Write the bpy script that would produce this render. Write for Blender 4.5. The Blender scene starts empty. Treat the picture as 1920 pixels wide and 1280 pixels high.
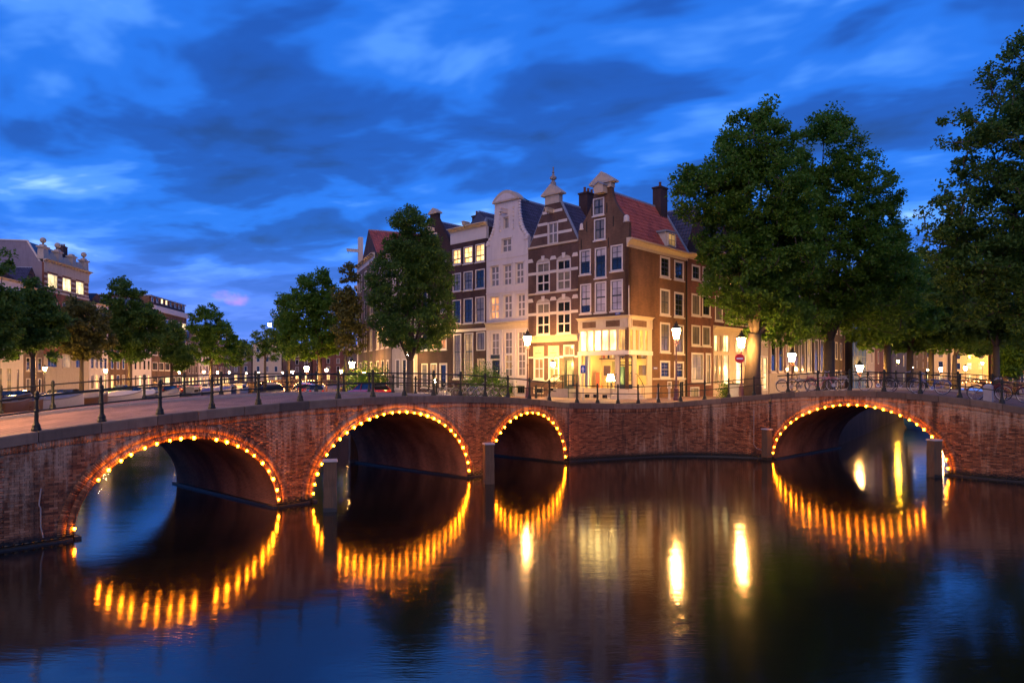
import bpy, math, random
import numpy as np
from mathutils import Vector, Matrix, geometry
random.seed(7); np.random.seed(7)
sc = bpy.context.scene
col = sc.collection
# ------------------------------------------------------------------ camera, sky, sun, exposure
E = 4.6                      # eye height above the water (water = 0)
FP = 1280.0; HX = 960.0; HY = 705.0   # focal length and principal point in photo pixels
cam = bpy.data.objects.new('camera', bpy.data.cameras.new('camera')); col.objects.link(cam)
cam.location = (0, 0, E); cam.rotation_euler = (math.pi/2, 0, 0)
cam.data.sensor_width = 36; cam.data.lens = 24; cam.data.shift_y = 65/1920
cam.data.clip_start = .1; cam.data.clip_end = 3000
sc.camera = cam
sc.view_settings.view_transform = 'Standard'; sc.view_settings.look = 'None'
sc.view_settings.exposure = .7; sc.view_settings.gamma = 1; sc.view_settings.use_curve_mapping = False
sc.render.engine = 'CYCLES'
cy = sc.cycles
cy.use_denoising = True
try: cy.denoiser = 'OPENIMAGEDENOISE'
except Exception: pass
cy.max_bounces = 5; cy.diffuse_bounces = 2; cy.glossy_bounces = 4; cy.transmission_bounces = 4
cy.transparent_max_bounces = 10; cy.sample_clamp_indirect = 3; cy.caustics_reflective = False; cy.caustics_refractive = False
cy.use_light_tree = True
cy.denoising_input_passes = 'RGB_ALBEDO_NORMAL'; cy.denoising_prefilter = 'ACCURATE'

def nd(nt, t, **kw):
    n = nt.nodes.new(t)
    for k, v in kw.items():
        if k[0] == '_': n.inputs[k[1:].replace('_', ' ')].default_value = v
        else: setattr(n, k, v)
    return n
def inp(n, i, v, nt):
    if hasattr(v, 'is_linked') or hasattr(v, 'links'): nt.links.new(v, n.inputs[i])
    else: n.inputs[i].default_value = v
def mth(nt, op, a, b=0, c=None, clamp=False):
    n = nt.nodes.new('ShaderNodeMath'); n.operation = op; n.use_clamp = clamp
    inp(n, 0, a, nt); inp(n, 1, b, nt)
    if c is not None: inp(n, 2, c, nt)
    return n.outputs[0]
def mixc(nt, f, a, b, mode='MIX'):
    n = nt.nodes.new('ShaderNodeMix'); n.data_type = 'RGBA'; n.blend_type = mode
    inp(n, 0, f, nt); inp(n, 6, a, nt); inp(n, 7, b, nt)
    return n.outputs[2]
def mapr(nt, v, a, b, c=0., d=1., smooth=True):
    n = nt.nodes.new('ShaderNodeMapRange'); n.interpolation_type = 'SMOOTHSTEP' if smooth else 'LINEAR'
    inp(n, 0, v, nt); n.inputs[1].default_value = a; n.inputs[2].default_value = b
    n.inputs[3].default_value = c; n.inputs[4].default_value = d
    return n.outputs[0]
def noise(nt, vec, scale, detail=3, rough=.55, dist=0.):
    n = nt.nodes.new('ShaderNodeTexNoise'); n.inputs['Scale'].default_value = scale
    n.inputs['Detail'].default_value = detail; n.inputs['Roughness'].default_value = rough; n.inputs['Distortion'].default_value = dist
    if vec is not None: nt.links.new(vec, n.inputs['Vector'])
    return n.outputs['Fac']
def vmul(nt, v, k):
    n = nt.nodes.new('ShaderNodeVectorMath'); n.operation = 'MULTIPLY'
    nt.links.new(v, n.inputs[0]); n.inputs[1].default_value = k
    return n.outputs[0]
def c4(c): return (c[0], c[1], c[2], 1)

SUN_EL, SUN_AZ = 35, -166       # degrees; soft warm fill light added from behind the camera's left shoulder
world = bpy.data.worlds.new('World'); sc.world = world; world.use_nodes = True
wn = world.node_tree; wn.nodes.clear()
sky = wn.nodes.new('ShaderNodeTexSky'); sky.sky_type = 'NISHITA'; sky.sun_disc = False
sky.sun_elevation = math.radians(SUN_EL); sky.sun_rotation = math.radians(SUN_AZ)
sky.air_density = 1.0; sky.dust_density = .3; sky.ozone_density = 6.0
tc = wn.nodes.new('ShaderNodeTexCoord')
sep = wn.nodes.new('ShaderNodeSeparateXYZ'); wn.links.new(tc.outputs['Generated'], sep.inputs[0])
zc = mth(wn, 'MAXIMUM', sep.outputs[2], 0.0)
den = mth(wn, 'ADD', zc, 0.10)
cmb = wn.nodes.new('ShaderNodeCombineXYZ')
wn.links.new(mth(wn, 'DIVIDE', sep.outputs[0], den), cmb.inputs[0])
wn.links.new(mth(wn, 'DIVIDE', sep.outputs[1], den), cmb.inputs[1])
rot = wn.nodes.new('ShaderNodeVectorRotate'); rot.rotation_type = 'Z_AXIS'; rot.inputs['Angle'].default_value = math.radians(28)
wn.links.new(cmb.outputs[0], rot.inputs['Vector'])
n1 = noise(wn, vmul(wn, rot.outputs[0], (.85, 1.2, 1)), 2.0, 4, .52, .25)
n2 = noise(wn, vmul(wn, rot.outputs[0], (.85, 1.15, 1)), .8, 3, .5, .2)
mixn = mth(wn, 'ADD', mth(wn, 'MULTIPLY', n1, .55), mth(wn, 'MULTIPLY', n2, .45))
# evening blue from the sky texture, with broken drifting clouds, some lit and some dull
base = mixc(wn, 1.0, sky.outputs[0], (.30, .62, 1.0, 1), 'MULTIPLY')
cr = wn.nodes.new('ShaderNodeValToRGB'); wn.links.new(mixn, cr.inputs[0]); el = cr.color_ramp.elements; cr.color_ramp.interpolation = 'EASE'
el[0].position = .36; el[0].color = (.0045, .017, .08, 1); el[1].position = .66; el[1].color = (.19, .33, .60, 1)
for p_, c_ in ((.45, (.0045, .032, .17, 1)), (.52, (.007, .068, .32, 1)), (.59, (.035, .125, .40, 1))):
    q = el.new(p_); q.color = c_
low = mixc(wn, mapr(wn, mixn, .40, .62), (.030, .062, .31, 1), (.085, .115, .43, 1))
vis = mixc(wn, mapr(wn, zc, .02, .21), low, cr.outputs[0])
SKYK = 1.5
# one small pink evening cloud low over the left canal
dn = wn.nodes.new('ShaderNodeVectorMath'); dn.operation = 'DISTANCE'
nz = wn.nodes.new('ShaderNodeTexNoise'); nz.inputs['Scale'].default_value = 26; nz.inputs['Detail'].default_value = 4
wn.links.new(tc.outputs['Generated'], nz.inputs['Vector'])
wob = wn.nodes.new('ShaderNodeVectorMath'); wob.operation = 'MULTIPLY_ADD'
wn.links.new(nz.outputs['Color'], wob.inputs[0]); wob.inputs[1].default_value = (.07, 0, .035); wn.links.new(tc.outputs['Generated'], wob.inputs[2])
pk = Vector(((432-HX)/FP, 1, (HY-556)/FP)).normalized() + Vector((.035, 0, .0175))
sc1 = vmul(wn, wob.outputs[0], (1, 1, 2.4)); wn.links.new(sc1, dn.inputs[0]); dn.inputs[1].default_value = (pk.x, pk.y, pk.z*2.4)
pink = mapr(wn, dn.outputs['Value'], .022, .0)
vis = mixc(wn, mth(wn, 'MULTIPLY', pink, .45), vis, (.40, .13, .36, 1))
fin = mixc(wn, .012, vis, base)
bg = wn.nodes.new('ShaderNodeBackground'); wn.links.new(fin, bg.inputs[0]); bg.inputs[1].default_value = SKYK
wo = wn.nodes.new('ShaderNodeOutputWorld'); wn.links.new(bg.outputs[0], wo.inputs[0])

sun = bpy.data.objects.new('sun', bpy.data.lights.new('sun', 'SUN')); col.objects.link(sun)
sun.data.energy = .82; sun.data.angle = math.radians(60); sun.data.color = (1, .58, .30)
sun.rotation_euler = (math.radians(90-SUN_EL), 0, math.radians(180-SUN_AZ))

# ------------------------------------------------------------------ mesh helpers
class MB:
    def __init__(s): s.v = []; s.f = []; s.uv = None; s.M = None
    def pt(s, p):
        if s.M is not None: p = s.M @ Vector(p)
        s.v.append((p[0], p[1], p[2])); return len(s.v)-1
    def face(s, *ps): s.f.append([s.pt(p) for p in ps]); return s
    def box(s, x0, x1, y0, y1, z0, z1, tx=0, ty=0):
        a = [s.pt(p) for p in ((x0,y0,z0),(x1,y0,z0),(x1,y1,z0),(x0,y1,z0),(x0+tx,y0+ty,z1),(x1-tx,y0+ty,z1),(x1-tx,y1-ty,z1),(x0+tx,y1-ty,z1))]
        for q in ((0,3,2,1),(4,5,6,7),(0,1,5,4),(1,2,6,5),(2,3,7,6),(3,0,4,7)): s.f.append([a[i] for i in q])
        return s
    def prism(s, poly, y0, y1):         # poly in (x,z), extruded along y; front at y0 (ccw seen from -y)
        a = [s.pt((p[0], y0, p[1])) for p in poly]; b = [s.pt((p[0], y1, p[1])) for p in poly]; n = len(poly)
        s.f.append(a); s.f.append(b[::-1])
        for i in range(n): s.f.append([a[i], b[i], b[(i+1) % n], a[(i+1) % n]])
        return s
    def lathe(s, prof, n=8, c=(0,0,0), ph=0., cap=True):
        rings = []
        for r, z in prof: rings.append([s.pt((c[0]+r*math.cos(ph+2*math.pi*i/n), c[1]+r*math.sin(ph+2*math.pi*i/n), c[2]+z)) for i in range(n)])
        for a, b in zip(rings, rings[1:]):
            for i in range(n): s.f.append([a[i], a[(i+1) % n], b[(i+1) % n], b[i]])
        if cap: s.f.append(rings[0][::-1]); s.f.append(rings[-1])
        return s
    def tube(s, pts, r, n=6, cap=True):
        pts = [Vector(p) for p in pts]; rs = r if hasattr(r, '__len__') else [r]*len(pts)
        rings = []; up = None
        for i, p in enumerate(pts):
            d = (pts[min(i+1, len(pts)-1)] - pts[max(i-1, 0)])
            d = d.normalized() if d.length > 1e-9 else Vector((0,0,1))
            if up is None: up = d.orthogonal().normalized()
            up = (up - d*up.dot(d)); up = up.normalized() if up.length > 1e-6 else d.orthogonal().normalized()
            w = d.cross(up)
            rings.append([s.pt(p + (up*math.cos(2*math.pi*k/n) + w*math.sin(2*math.pi*k/n))*rs[i]) for k in range(n)])
        for a, b in zip(rings, rings[1:]):
            for i in range(n): s.f.append([a[i], a[(i+1) % n], b[(i+1) % n], b[i]])
        if cap: s.f.append(rings[0][::-1]); s.f.append(rings[-1])
        return s
    def loft(s, secs, closed=False, cap=True):
        rings = [[s.pt(p) for p in q] for q in secs]; m = len(rings[0])
        for a, b in zip(rings, rings[1:]):
            for i in range(m if closed else m-1): s.f.append([a[i], b[i], b[(i+1) % m], a[(i+1) % m]])
        if cap: s.f.append(rings[0]); s.f.append(rings[-1][::-1])
        return s
    def mesh(s, name, mat, smooth=False):
        me = bpy.data.meshes.new(name); me.from_pydata(s.v, [], s.f)
        if mat: me.materials.append(mat)
        if smooth: me.shade_smooth()
        if s.uv:
            l = me.uv_layers.new()
            for poly in me.polygons:
                for li in poly.loop_indices: l.data[li].uv = s.uv[me.loops[li].vertex_index]
        me.update(); return me
    def build(s, name, mat, parent=None, smooth=False, loc=None, rz=0):
        return obj(name, s.mesh(name, mat, smooth), parent, loc, rz)
def obj(name, me, parent=None, loc=None, rz=0):
    o = bpy.data.objects.new(name, me); col.objects.link(o)
    if parent: o.parent = parent
    if loc: o.location = loc
    if rz: o.rotation_euler = (0, 0, rz)
    return o
def tag(o, label=None, cat=None, group=None, kind=None):
    if label: o['label'] = label
    if cat: o['category'] = cat
    if group: o['group'] = group
    if kind: o['kind'] = kind
    return o
def empty(name, loc, rz=0, label=None, cat=None, group=None):
    o = bpy.data.objects.new(name, None); col.objects.link(o); o.location = loc; o.rotation_euler = (0, 0, rz)
    o.empty_display_size = .2
    return tag(o, label, cat, group)
def copy_tree(o, parent=None):
    c = o.copy(); col.objects.link(c); c.parent = parent
    for ch in KIDS.get(o, list(o.children)): copy_tree(ch, c)
    return c
KIDS = {}
def quads_mesh(name, V, mat, per=4):
    """V: (n,4,3) array of quads"""
    n = len(V); me = bpy.data.meshes.new(name)
    me.vertices.add(n*per); me.vertices.foreach_set('co', np.ascontiguousarray(V, dtype=np.float32).ravel())
    me.loops.add(n*per); me.loops.foreach_set('vertex_index', np.arange(n*per, dtype=np.int32))
    me.polygons.add(n); me.polygons.foreach_set('loop_start', np.arange(0, n*per, per, dtype=np.int32))
    me.materials.append(mat); me.update(calc_edges=True); return me
def boxes_mesh(name, B, mat):
    """B: (n,8,3) array of box corners, order as MB.box"""
    n = len(B); V = np.ascontiguousarray(B, dtype=np.float32).reshape(-1, 3)
    F = np.array(((4,5,6,7),(0,1,5,4),(1,2,6,5),(2,3,7,6),(3,0,4,7),(0,3,2,1)), dtype=np.int32)
    idx = (np.arange(n, dtype=np.int32)[:, None, None]*8 + F[None]).ravel()
    me = bpy.data.meshes.new(name)
    me.vertices.add(n*8); me.vertices.foreach_set('co', V.ravel())
    me.loops.add(n*24); me.loops.foreach_set('vertex_index', idx)
    me.polygons.add(n*6); me.polygons.foreach_set('loop_start', np.arange(0, n*24, 4, dtype=np.int32))
    me.materials.append(mat); me.update(calc_edges=True); return me
def at(px, py, z):           # world point seen at a photo pixel at depth z
    return Vector(((px-HX)/FP*z, z, E-(py-HY)/FP*z))

# ------------------------------------------------------------------ materials
def newmat(name):
    m = bpy.data.materials.new(name); m.use_nodes = True; nt = m.node_tree
    return m, nt, nt.nodes['Principled BSDF']
def geo_pos(nt): return nt.nodes.new('ShaderNodeNewGeometry').outputs['Position']
def bump(nt, b, h, s, d=.02):
    n = nt.nodes.new('ShaderNodeBump'); n.inputs['Strength'].default_value = s; n.inputs['Distance'].default_value = d
    nt.links.new(h, n.inputs['Height']); nt.links.new(n.outputs[0], b.inputs['Normal'])
def pm(name, c, rough=.6, var=.22, scale=2.5, bmp=0., metal=0., spec=.5, streak=0.):
    m, nt, b = newmat(name)
    P = geo_pos(nt)
    f = noise(nt, P, scale, 4, .6)
    cc = mixc(nt, f, c4([x*(1-var) for x in c]), c4([min(1, x*(1+var)) for x in c]))
    if streak:
        g = mapr(nt, noise(nt, vmul(nt, P, (3, 3, .35)), 1.3, 4, .6), .45, .75)
        cc = mixc(nt, mth(nt, 'MULTIPLY', g, streak), cc, c4([x*.45 for x in c]))
    nt.links.new(cc, b.inputs['Base Color'])
    b.inputs['Roughness'].default_value = rough; b.inputs['Metallic'].default_value = metal
    b.inputs['Specular IOR Level'].default_value = spec
    if bmp: bump(nt, b, noise(nt, P, scale*6, 3), bmp)
    return m
def em(name, c, s, base=(.8, .8, .8)):
    m, nt, b = newmat(name)
    b.inputs['Base Color'].default_value = c4(base); b.inputs['Emission Color'].default_value = c4(c); b.inputs['Emission Strength'].default_value = s
    return m
def brick(name, c1, c2, mortar, w=.21, h=.063, dirt=.4, uv=False, mort=.010, bstr=.25):
    m, nt, b = newmat(name); t = nt.nodes.new('ShaderNodeTexCoord')
    if uv: vec = t.outputs['UV']
    else:
        s = nt.nodes.new('ShaderNodeSeparateXYZ'); nt.links.new(t.outputs['Object'], s.inputs[0])
        k = nt.nodes.new('ShaderNodeCombineXYZ'); nt.links.new(mth(nt, 'ADD', s.outputs[0], s.outputs[1]), k.inputs[0]); nt.links.new(s.outputs[2], k.inputs[1])
        vec = k.outputs[0]
    br = nt.nodes.new('ShaderNodeTexBrick'); nt.links.new(vec, br.inputs['Vector'])
    for k_, v_ in (('Color1', c4(c1)), ('Color2', c4(c2)), ('Mortar', c4(mortar)), ('Scale', 1.), ('Mortar Size', mort), ('Mortar Smooth', .3), ('Bias', 0.), ('Brick Width', w), ('Row Height', h)):
        br.inputs[k_].default_value = v_
    P = geo_pos(nt)
    d1 = mapr(nt, noise(nt, vmul(nt, P, (1, 1, .4)), .8, 4, .6), .3, .7, 1-dirt, 1.15)
    cc = nt.nodes.new('ShaderNodeVectorMath'); cc.operation = 'SCALE'; nt.links.new(br.outputs['Color'], cc.inputs[0]); nt.links.new(d1, cc.inputs[3])
    nt.links.new(cc.outputs[0], b.inputs['Base Color'])
    b.inputs['Roughness'].default_value = .8; b.inputs['Specular IOR Level'].default_value = .25
    bump(nt, b, br.outputs['Fac'], bstr, -.01)
    return m
def wet_brick(name, mortar=False):       # the bridge brickwork: red brick, lime run-off, black algae at the water
    m, nt, b = newmat(name); g = nt.nodes.new('ShaderNodeNewGeometry'); P = g.outputs['Position']
    oi = nt.nodes.new('ShaderNodeObjectInfo')
    wnz = nt.nodes.new('ShaderNodeTexWhiteNoise'); wnz.noise_dimensions = '4D'
    nt.links.new(oi.outputs['Location'], wnz.inputs['Vector']); nt.links.new(g.outputs['Random Per Island'], wnz.inputs['W'])
    if mortar: cc = mixc(nt, noise(nt, P, 6), (.085, .052, .030, 1), (.14, .088, .055, 1))
    else:
        cr = nt.nodes.new('ShaderNodeValToRGB'); nt.links.new(wnz.outputs['Value'], cr.inputs[0])
        e = cr.color_ramp.elements; e[0].color = (.075, .030, .014, 1); e[1].color = (.34, .16, .075, 1)
        for p_, c_ in ((.25, (.16, .062, .026, 1)), (.6, (.22, .088, .036, 1)), (.85, (.26, .110, .046, 1))):
            q = e.new(p_); q.color = c_
        cc = cr.outputs[0]
    s = nt.nodes.new('ShaderNodeSeparateXYZ'); nt.links.new(P, s.inputs[0]); z = s.outputs[2]
    big = noise(nt, vmul(nt, P, (1, 1, .5)), .45, 3, .6)
    run = noise(nt, vmul(nt, P, (5, 5, .55)), 1.0, 5, .65)
    fine = noise(nt, P, 9, 4, .7)
    hi = mapr(nt, z, 1.7, 3.3)
    lime = mth(nt, 'MULTIPLY', mapr(nt, mth(nt, 'ADD', mth(nt, 'ADD', mth(nt, 'MULTIPLY', run, .55), mth(nt, 'MULTIPLY', big, .60)), mth(nt, 'ADD', mth(nt, 'MULTIPLY', hi, .09), mth(nt, 'MULTIPLY', fine, .22))), .69, .88), .68)
    cc = mixc(nt, lime, cc, (.50, .36, .22, 1))
    soot = mapr(nt, noise(nt, vmul(nt, P, (2.2, 2.2, .18)), 1.0, 3, .6), .54, .72)
    cc = mixc(nt, mth(nt, 'MULTIPLY', soot, .75), cc, (.035, .022, .016, 1))
    alg = mapr(nt, mth(nt, 'ADD', z, mth(nt, 'MULTIPLY', fine, .25)), .52, .24)
    cc = mixc(nt, alg, cc, (.012, .013, .008, 1))
    nt.links.new(cc, b.inputs['Base Color'])
    nt.links.new(mapr(nt, z, .2, .7, .35, .8), b.inputs['Roughness']); b.inputs['Specular IOR Level'].default_value = .3
    bump(nt, b, fine, .5, .006)
    return m
M = {}
M['wbrick'] = wet_brick('bridge_brick'); M['wmortar'] = wet_brick('bridge_mortar', True)
M['barrel'] = brick('barrel_brick', (.26, .11, .06), (.18, .075, .04), (.22, .16, .11), uv=True, dirt=.55)
M['coping'] = pm('coping_stone', (.15, .10, .06), .75, .35, 3, .35, streak=.6)
def objvar(m, lo, hi):
    nt = m.node_tree; b = nt.nodes['Principled BSDF']; l = b.inputs['Base Color'].links[0].from_socket
    oi = nt.nodes.new('ShaderNodeObjectInfo'); k = nt.nodes.new('ShaderNodeVectorMath'); k.operation = 'SCALE'
    nt.links.new(l, k.inputs[0]); nt.links.new(mapr(nt, oi.outputs['Random'], 0, 1, lo, hi, False), k.inputs[3]); nt.links.new(k.outputs[0], b.inputs['Base Color'])
objvar(M['coping'], .6, 1.35)
M['concrete'] = pm('wet_concrete', (.016, .017, .012), .45, .4, 3, .3)
M['paver'] = brick('street_paver', (.30, .18, .14), (.21, .125, .10), (.08, .06, .05), .21, .10, .3, mort=.014, bstr=.5)
def paver_fix():
    nt = M['paver'].node_tree
    k = [n for n in nt.nodes if n.type == 'TEX_BRICK'][0]; t = [n for n in nt.nodes if n.type == 'TEX_COORD'][0]
    nt.links.new(t.outputs['Object'], k.inputs['Vector'])
paver_fix()
M['asphalt'] = pm('road_brick', (.12, .10, .09), .8, .3, 3, .3)
M['kerb'] = pm('kerb_stone', (.25, .23, .21), .7, .25, 4, .2)
M['iron'] = pm('green_black_iron', (.014, .018, .012), .55, .3, 8, .25, 0, .3)
M['lampred'] = pm('lamp_post_paint', (.10, .035, .03), .4, .25, 8, .15)
m, nt, b = newmat('mooring_wood'); P = geo_pos(nt)
gr_ = noise(nt, vmul(nt, P, (26, 26, 1.4)), 1.0, 4, .65); g2_ = noise(nt, vmul(nt, P, (3, 3, 1)), 1.0, 3)
cc = mixc(nt, gr_, (.03, .018, .008, 1), (.18, .105, .05, 1)); cc = mixc(nt, mapr(nt, g2_, .5, .75), cc, (.05, .045, .03, 1))
nt.links.new(cc, b.inputs['Base Color']); b.inputs['Roughness'].default_value = .8; bump(nt, b, gr_, .9, .02); M['wood'] = m
M['capwhite'] = pm('pale_post_cap', (.36, .32, .28), .7, .25, 6, .3)
M['white'] = pm('white_paint', (.58, .52, .44), .5, .10, 2, .05, streak=.12)
M['cream'] = pm('cream_paint', (.50, .40, .26), .5, .12, 2, .05, streak=.15)
M['dkpaint'] = pm('dark_green_paint', (.015, .022, .018), .35, .2, 4)
M['stone'] = pm('sandstone', (.42, .36, .28), .75, .2, 3, .25, streak=.35)
M['darkstone'] = pm('bluestone_step', (.22, .20, .18), .7, .25, 4, .2)
M['wallwhite'] = pm('white_stucco', (.54, .49, .46), .7, .10, 1.2, .12, streak=.25)
M['b_brown'] = brick('brown_brick', (.16, .085, .046), (.11, .056, .032), (.14, .10, .07))
M['b_side'] = brick('orange_brown_brick', (.19, .090, .036), (.14, .064, .027), (.15, .09, .05), dirt=.35)
M['b_purple'] = brick('purple_brown_brick', (.125, .062, .044), (.088, .043, .032), (.12, .09, .075))
M['b_dark'] = brick('dark_brick', (.075, .036, .032), (.05, .026, .024), (.07, .05, .045))
M['b_red'] = brick('red_brick', (.20, .060, .034), (.15, .045, .026), (.16, .10, .07))
M['b_pink'] = brick('pinkish_brick', (.26, .15, .11), (.21, .115, .085), (.26, .19, .15))
M['b_black'] = brick('black_brick', (.03, .026, .028), (.02, .018, .02), (.045, .04, .04))
M['b_grey'] = brick('grey_brown_brick', (.17, .12, .095), (.13, .09, .07), (.18, .14, .12))
M['slate'] = pm('slate_roof', (.06, .06, .085), .5, .3, 4, .2)
M['lead'] = pm('lead_flashing', (.22, .25, .30), .5, .2, 3, .15)
def tile_mat(name, c, c2):
    m, nt, b = newmat(name); g = nt.nodes.new('ShaderNodeNewGeometry')
    cc = mixc(nt, g.outputs['Random Per Island'], c4(c), c4(c2))
    cc = mixc(nt, mapr(nt, noise(nt, g.outputs['Position'], 1.4, 4, .6), .42, .75), cc, c4([x*.45 for x in c]))
    nt.links.new(cc, b.inputs['Base Color']); b.inputs['Roughness'].default_value = .55; b.inputs['Specular IOR Level'].default_value = .4
    return m
M['t_red'] = tile_mat('red_pantile', (.42, .10, .055), (.30, .07, .04))
M['t_blue'] = tile_mat('blue_black_pantile', (.06, .055, .10), (.035, .033, .06))
# glass
def glass(name, tint=(.012, .014, .018), rough=.03):
    m, nt, b = newmat(name); P = geo_pos(nt)
    cc = mixc(nt, noise(nt, P, 1.2, 2), c4([x*.4 for x in tint]), c4([x*1.8 for x in tint]))
    nt.links.new(cc, b.inputs['Base Color']); b.inputs['Roughness'].default_value = rough; b.inputs['IOR'].default_value = 1.5
    b.inputs['Coat Weight'].default_value = .4
    bump(nt, b, noise(nt, P, 1.7, 2), .06, .05)
    return m
M['g_dark'] = glass('window_glass_dark'); M['g_blind'] = glass('window_glass_over_blind', (.40, .36, .34), .12)
M['g_curt'] = glass('window_glass_over_net_curtain', (.17, .15, .12), .08)
def litglass(name, c, s, folds=7., lo=.35):
    m, nt, b = newmat(name); t = nt.nodes.new('ShaderNodeTexCoord'); 
    g = nt.nodes.new('ShaderNodeNewGeometry'); P = g.outputs['Position']
    f = noise(nt, vmul(nt, P, (folds, folds, .7)), 1.0, 3, .6); f2 = noise(nt, P, 1.1, 2)
    k = mth(nt, 'MULTIPLY', mapr(nt, f, .25, .75, lo, 1.2), mapr(nt, f2, .3, .7, .5, 1.25))
    oi = nt.nodes.new('ShaderNodeObjectInfo')
    k = mth(nt, 'MULTIPLY', k, mapr(nt, oi.outputs['Random'], 0, 1, .6, 1.2))
    nt.links.new(mth(nt, 'MULTIPLY', k, s), b.inputs['Emission Strength']); b.inputs['Emission Color'].default_value = c4(c)
    b.inputs['Base Color'].default_value = (.12, .09, .05, 1); b.inputs['Roughness'].default_value = .1
    return m
M['g_lit'] = litglass('lit_window_warm', (1, .52, .17), 2.6)
M['g_lit2'] = litglass('lit_window_orange', (1, .36, .10), 1.1)
M['g_dim'] = litglass('lit_window_dim', (1, .55, .20), .33)
M['g_trans'] = litglass('lit_transom_yellow', (1, .66, .20), 4.2, 9., .5)
M['g_amber'] = litglass('lit_transom_amber', (1, .45, .08), 1.1, 12., .2)
M['g_yel'] = litglass('lit_window_yellow', (1, .74, .30), 1.5, 3., .7)
m, nt, b = newmat('clear_shop_glass')
tr = nt.nodes.new('ShaderNodeBsdfTransparent'); gl = nt.nodes.new('ShaderNodeBsdfGlossy'); gl.inputs['Roughness'].default_value = .02
fr = nt.nodes.new('ShaderNodeFresnel'); mx = nt.nodes.new('ShaderNodeMixShader')
nt.links.new(fr.outputs[0], mx.inputs[0]); nt.links.new(tr.outputs[0], mx.inputs[1]); nt.links.new(gl.outputs[0], mx.inputs[2])
nt.links.new(mx.outputs[0], nt.nodes['Material Output'].inputs[0]); M['g_clear'] = m
M['lamp'] = em('street_lantern_glass', (1, .48, .12), 300)
M['lampmid'] = em('quay_lantern_glass', (1, .50, .14), 1100)
M['lampfar'] = em('far_street_lantern_glass', (1, .48, .13), 2000)
M['bulb'] = em('arch_bulb', (1, .235, .0035), 100)
M['bulbfar'] = em('far_arch_bulb', (1, .40, .10), 30)
M['sodium'] = em('sodium_lamp_glass', (1, .48, .02), 700)
M['lamptrees'] = em('tree_lane_lantern_glass', (1, .48, .11), 800)
M['walllamp'] = em('wall_lamp_glass', (1, .60, .15), 400)
M['cable'] = pm('black_cable', (.012, .012, .012), .5)
# foliage
def leafmat(name, c1, c2, tl=.35):
    m, nt, b = newmat(name); g = nt.nodes.new('ShaderNodeNewGeometry')
    f = mth(nt, 'ADD', mth(nt, 'MULTIPLY', g.outputs['Random Per Island'], .6), mth(nt, 'MULTIPLY', noise(nt, g.outputs['Position'], .6, 2), .5))
    cc = mixc(nt, f, c4(c1), c4(c2)); nt.links.new(cc, b.inputs['Base Color']); b.inputs['Roughness'].default_value = .55
    b.inputs['Specular IOR Level'].default_value = .3
    t = nt.nodes.new('ShaderNodeBsdfTranslucent'); nt.links.new(cc, t.inputs[0]); x = nt.nodes.new('ShaderNodeMixShader'); x.inputs[0].default_value = tl
    nt.links.new(b.outputs[0], x.inputs[1]); nt.links.new(t.outputs[0], x.inputs[2]); nt.links.new(x.outputs[0], nt.nodes['Material Output'].inputs[0])
    return m
M['leaf'] = leafmat('elm_leaves', (.055, .14, .014), (.135, .26, .025), .55)
M['leafd'] = leafmat('dark_elm_leaves', (.042, .11, .018), (.10, .19, .028), .5)
M['leafo'] = leafmat('olive_leaves', (.09, .105, .02), (.16, .16, .04), .45)
M['bark'] = pm('elm_bark', (.075, .058, .04), .85, .35, 4, .8, streak=.4)
# water
m, nt, b = newmat('canal_water'); P = geo_pos(nt)
b.inputs['Base Color'].default_value = (.006, .006, .004, 1); b.inputs['Roughness'].default_value = .09; b.inputs['IOR'].default_value = 2.1
h1 = noise(nt, vmul(nt, P, (.8, 3.6, 1)), 5, 2, .5, .3); h2 = noise(nt, vmul(nt, P, (.5, 1.5, 1)), 1.3, 2, .5)
h3 = mapr(nt, noise(nt, P, .35, 2), .3, .7, .45, 1.35)
bump(nt, b, mth(nt, 'ADD', mth(nt, 'MULTIPLY', h1, h3), mth(nt, 'MULTIPLY', h2, 2.2)), 1.0, .0019)
M['water'] = m
# ------------------------------------------------------------------ water and ground
w_ = MB(); w_.face((-700, -60, 0), (700, -60, 0), (700, 900, 0), (-700, 900, 0))
tag(w_.build('water', M['water']), 'still dark canal water reflecting the lights', None, None, 'structure')

# left bridge: straight face line, s = 0 at the crown of the middle arch
LB_O = Vector((-4.7, 27.9)); LB_U = Vector((.6617, .7498)); LB_N = Vector((-.7498, .6617))
RB_O = Vector((14.4, 38.0)); RB_U = Vector((.683, -.7304)); RB_N = Vector((.7304, .683))
LW, RW = 8.2, 8.8
def lb(s, n=0): p = LB_O + LB_U*s + LB_N*n; return (p.x, p.y)
def rb(s, n=0): p = RB_O + RB_U*s + RB_N*n; return (p.x, p.y)
def lb_top(s): return max(2.75, 3.78 - .0044*s*s)
def rb_top(s): return max(2.75, 3.87 - .0124*(s-4.4)**2)
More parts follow.
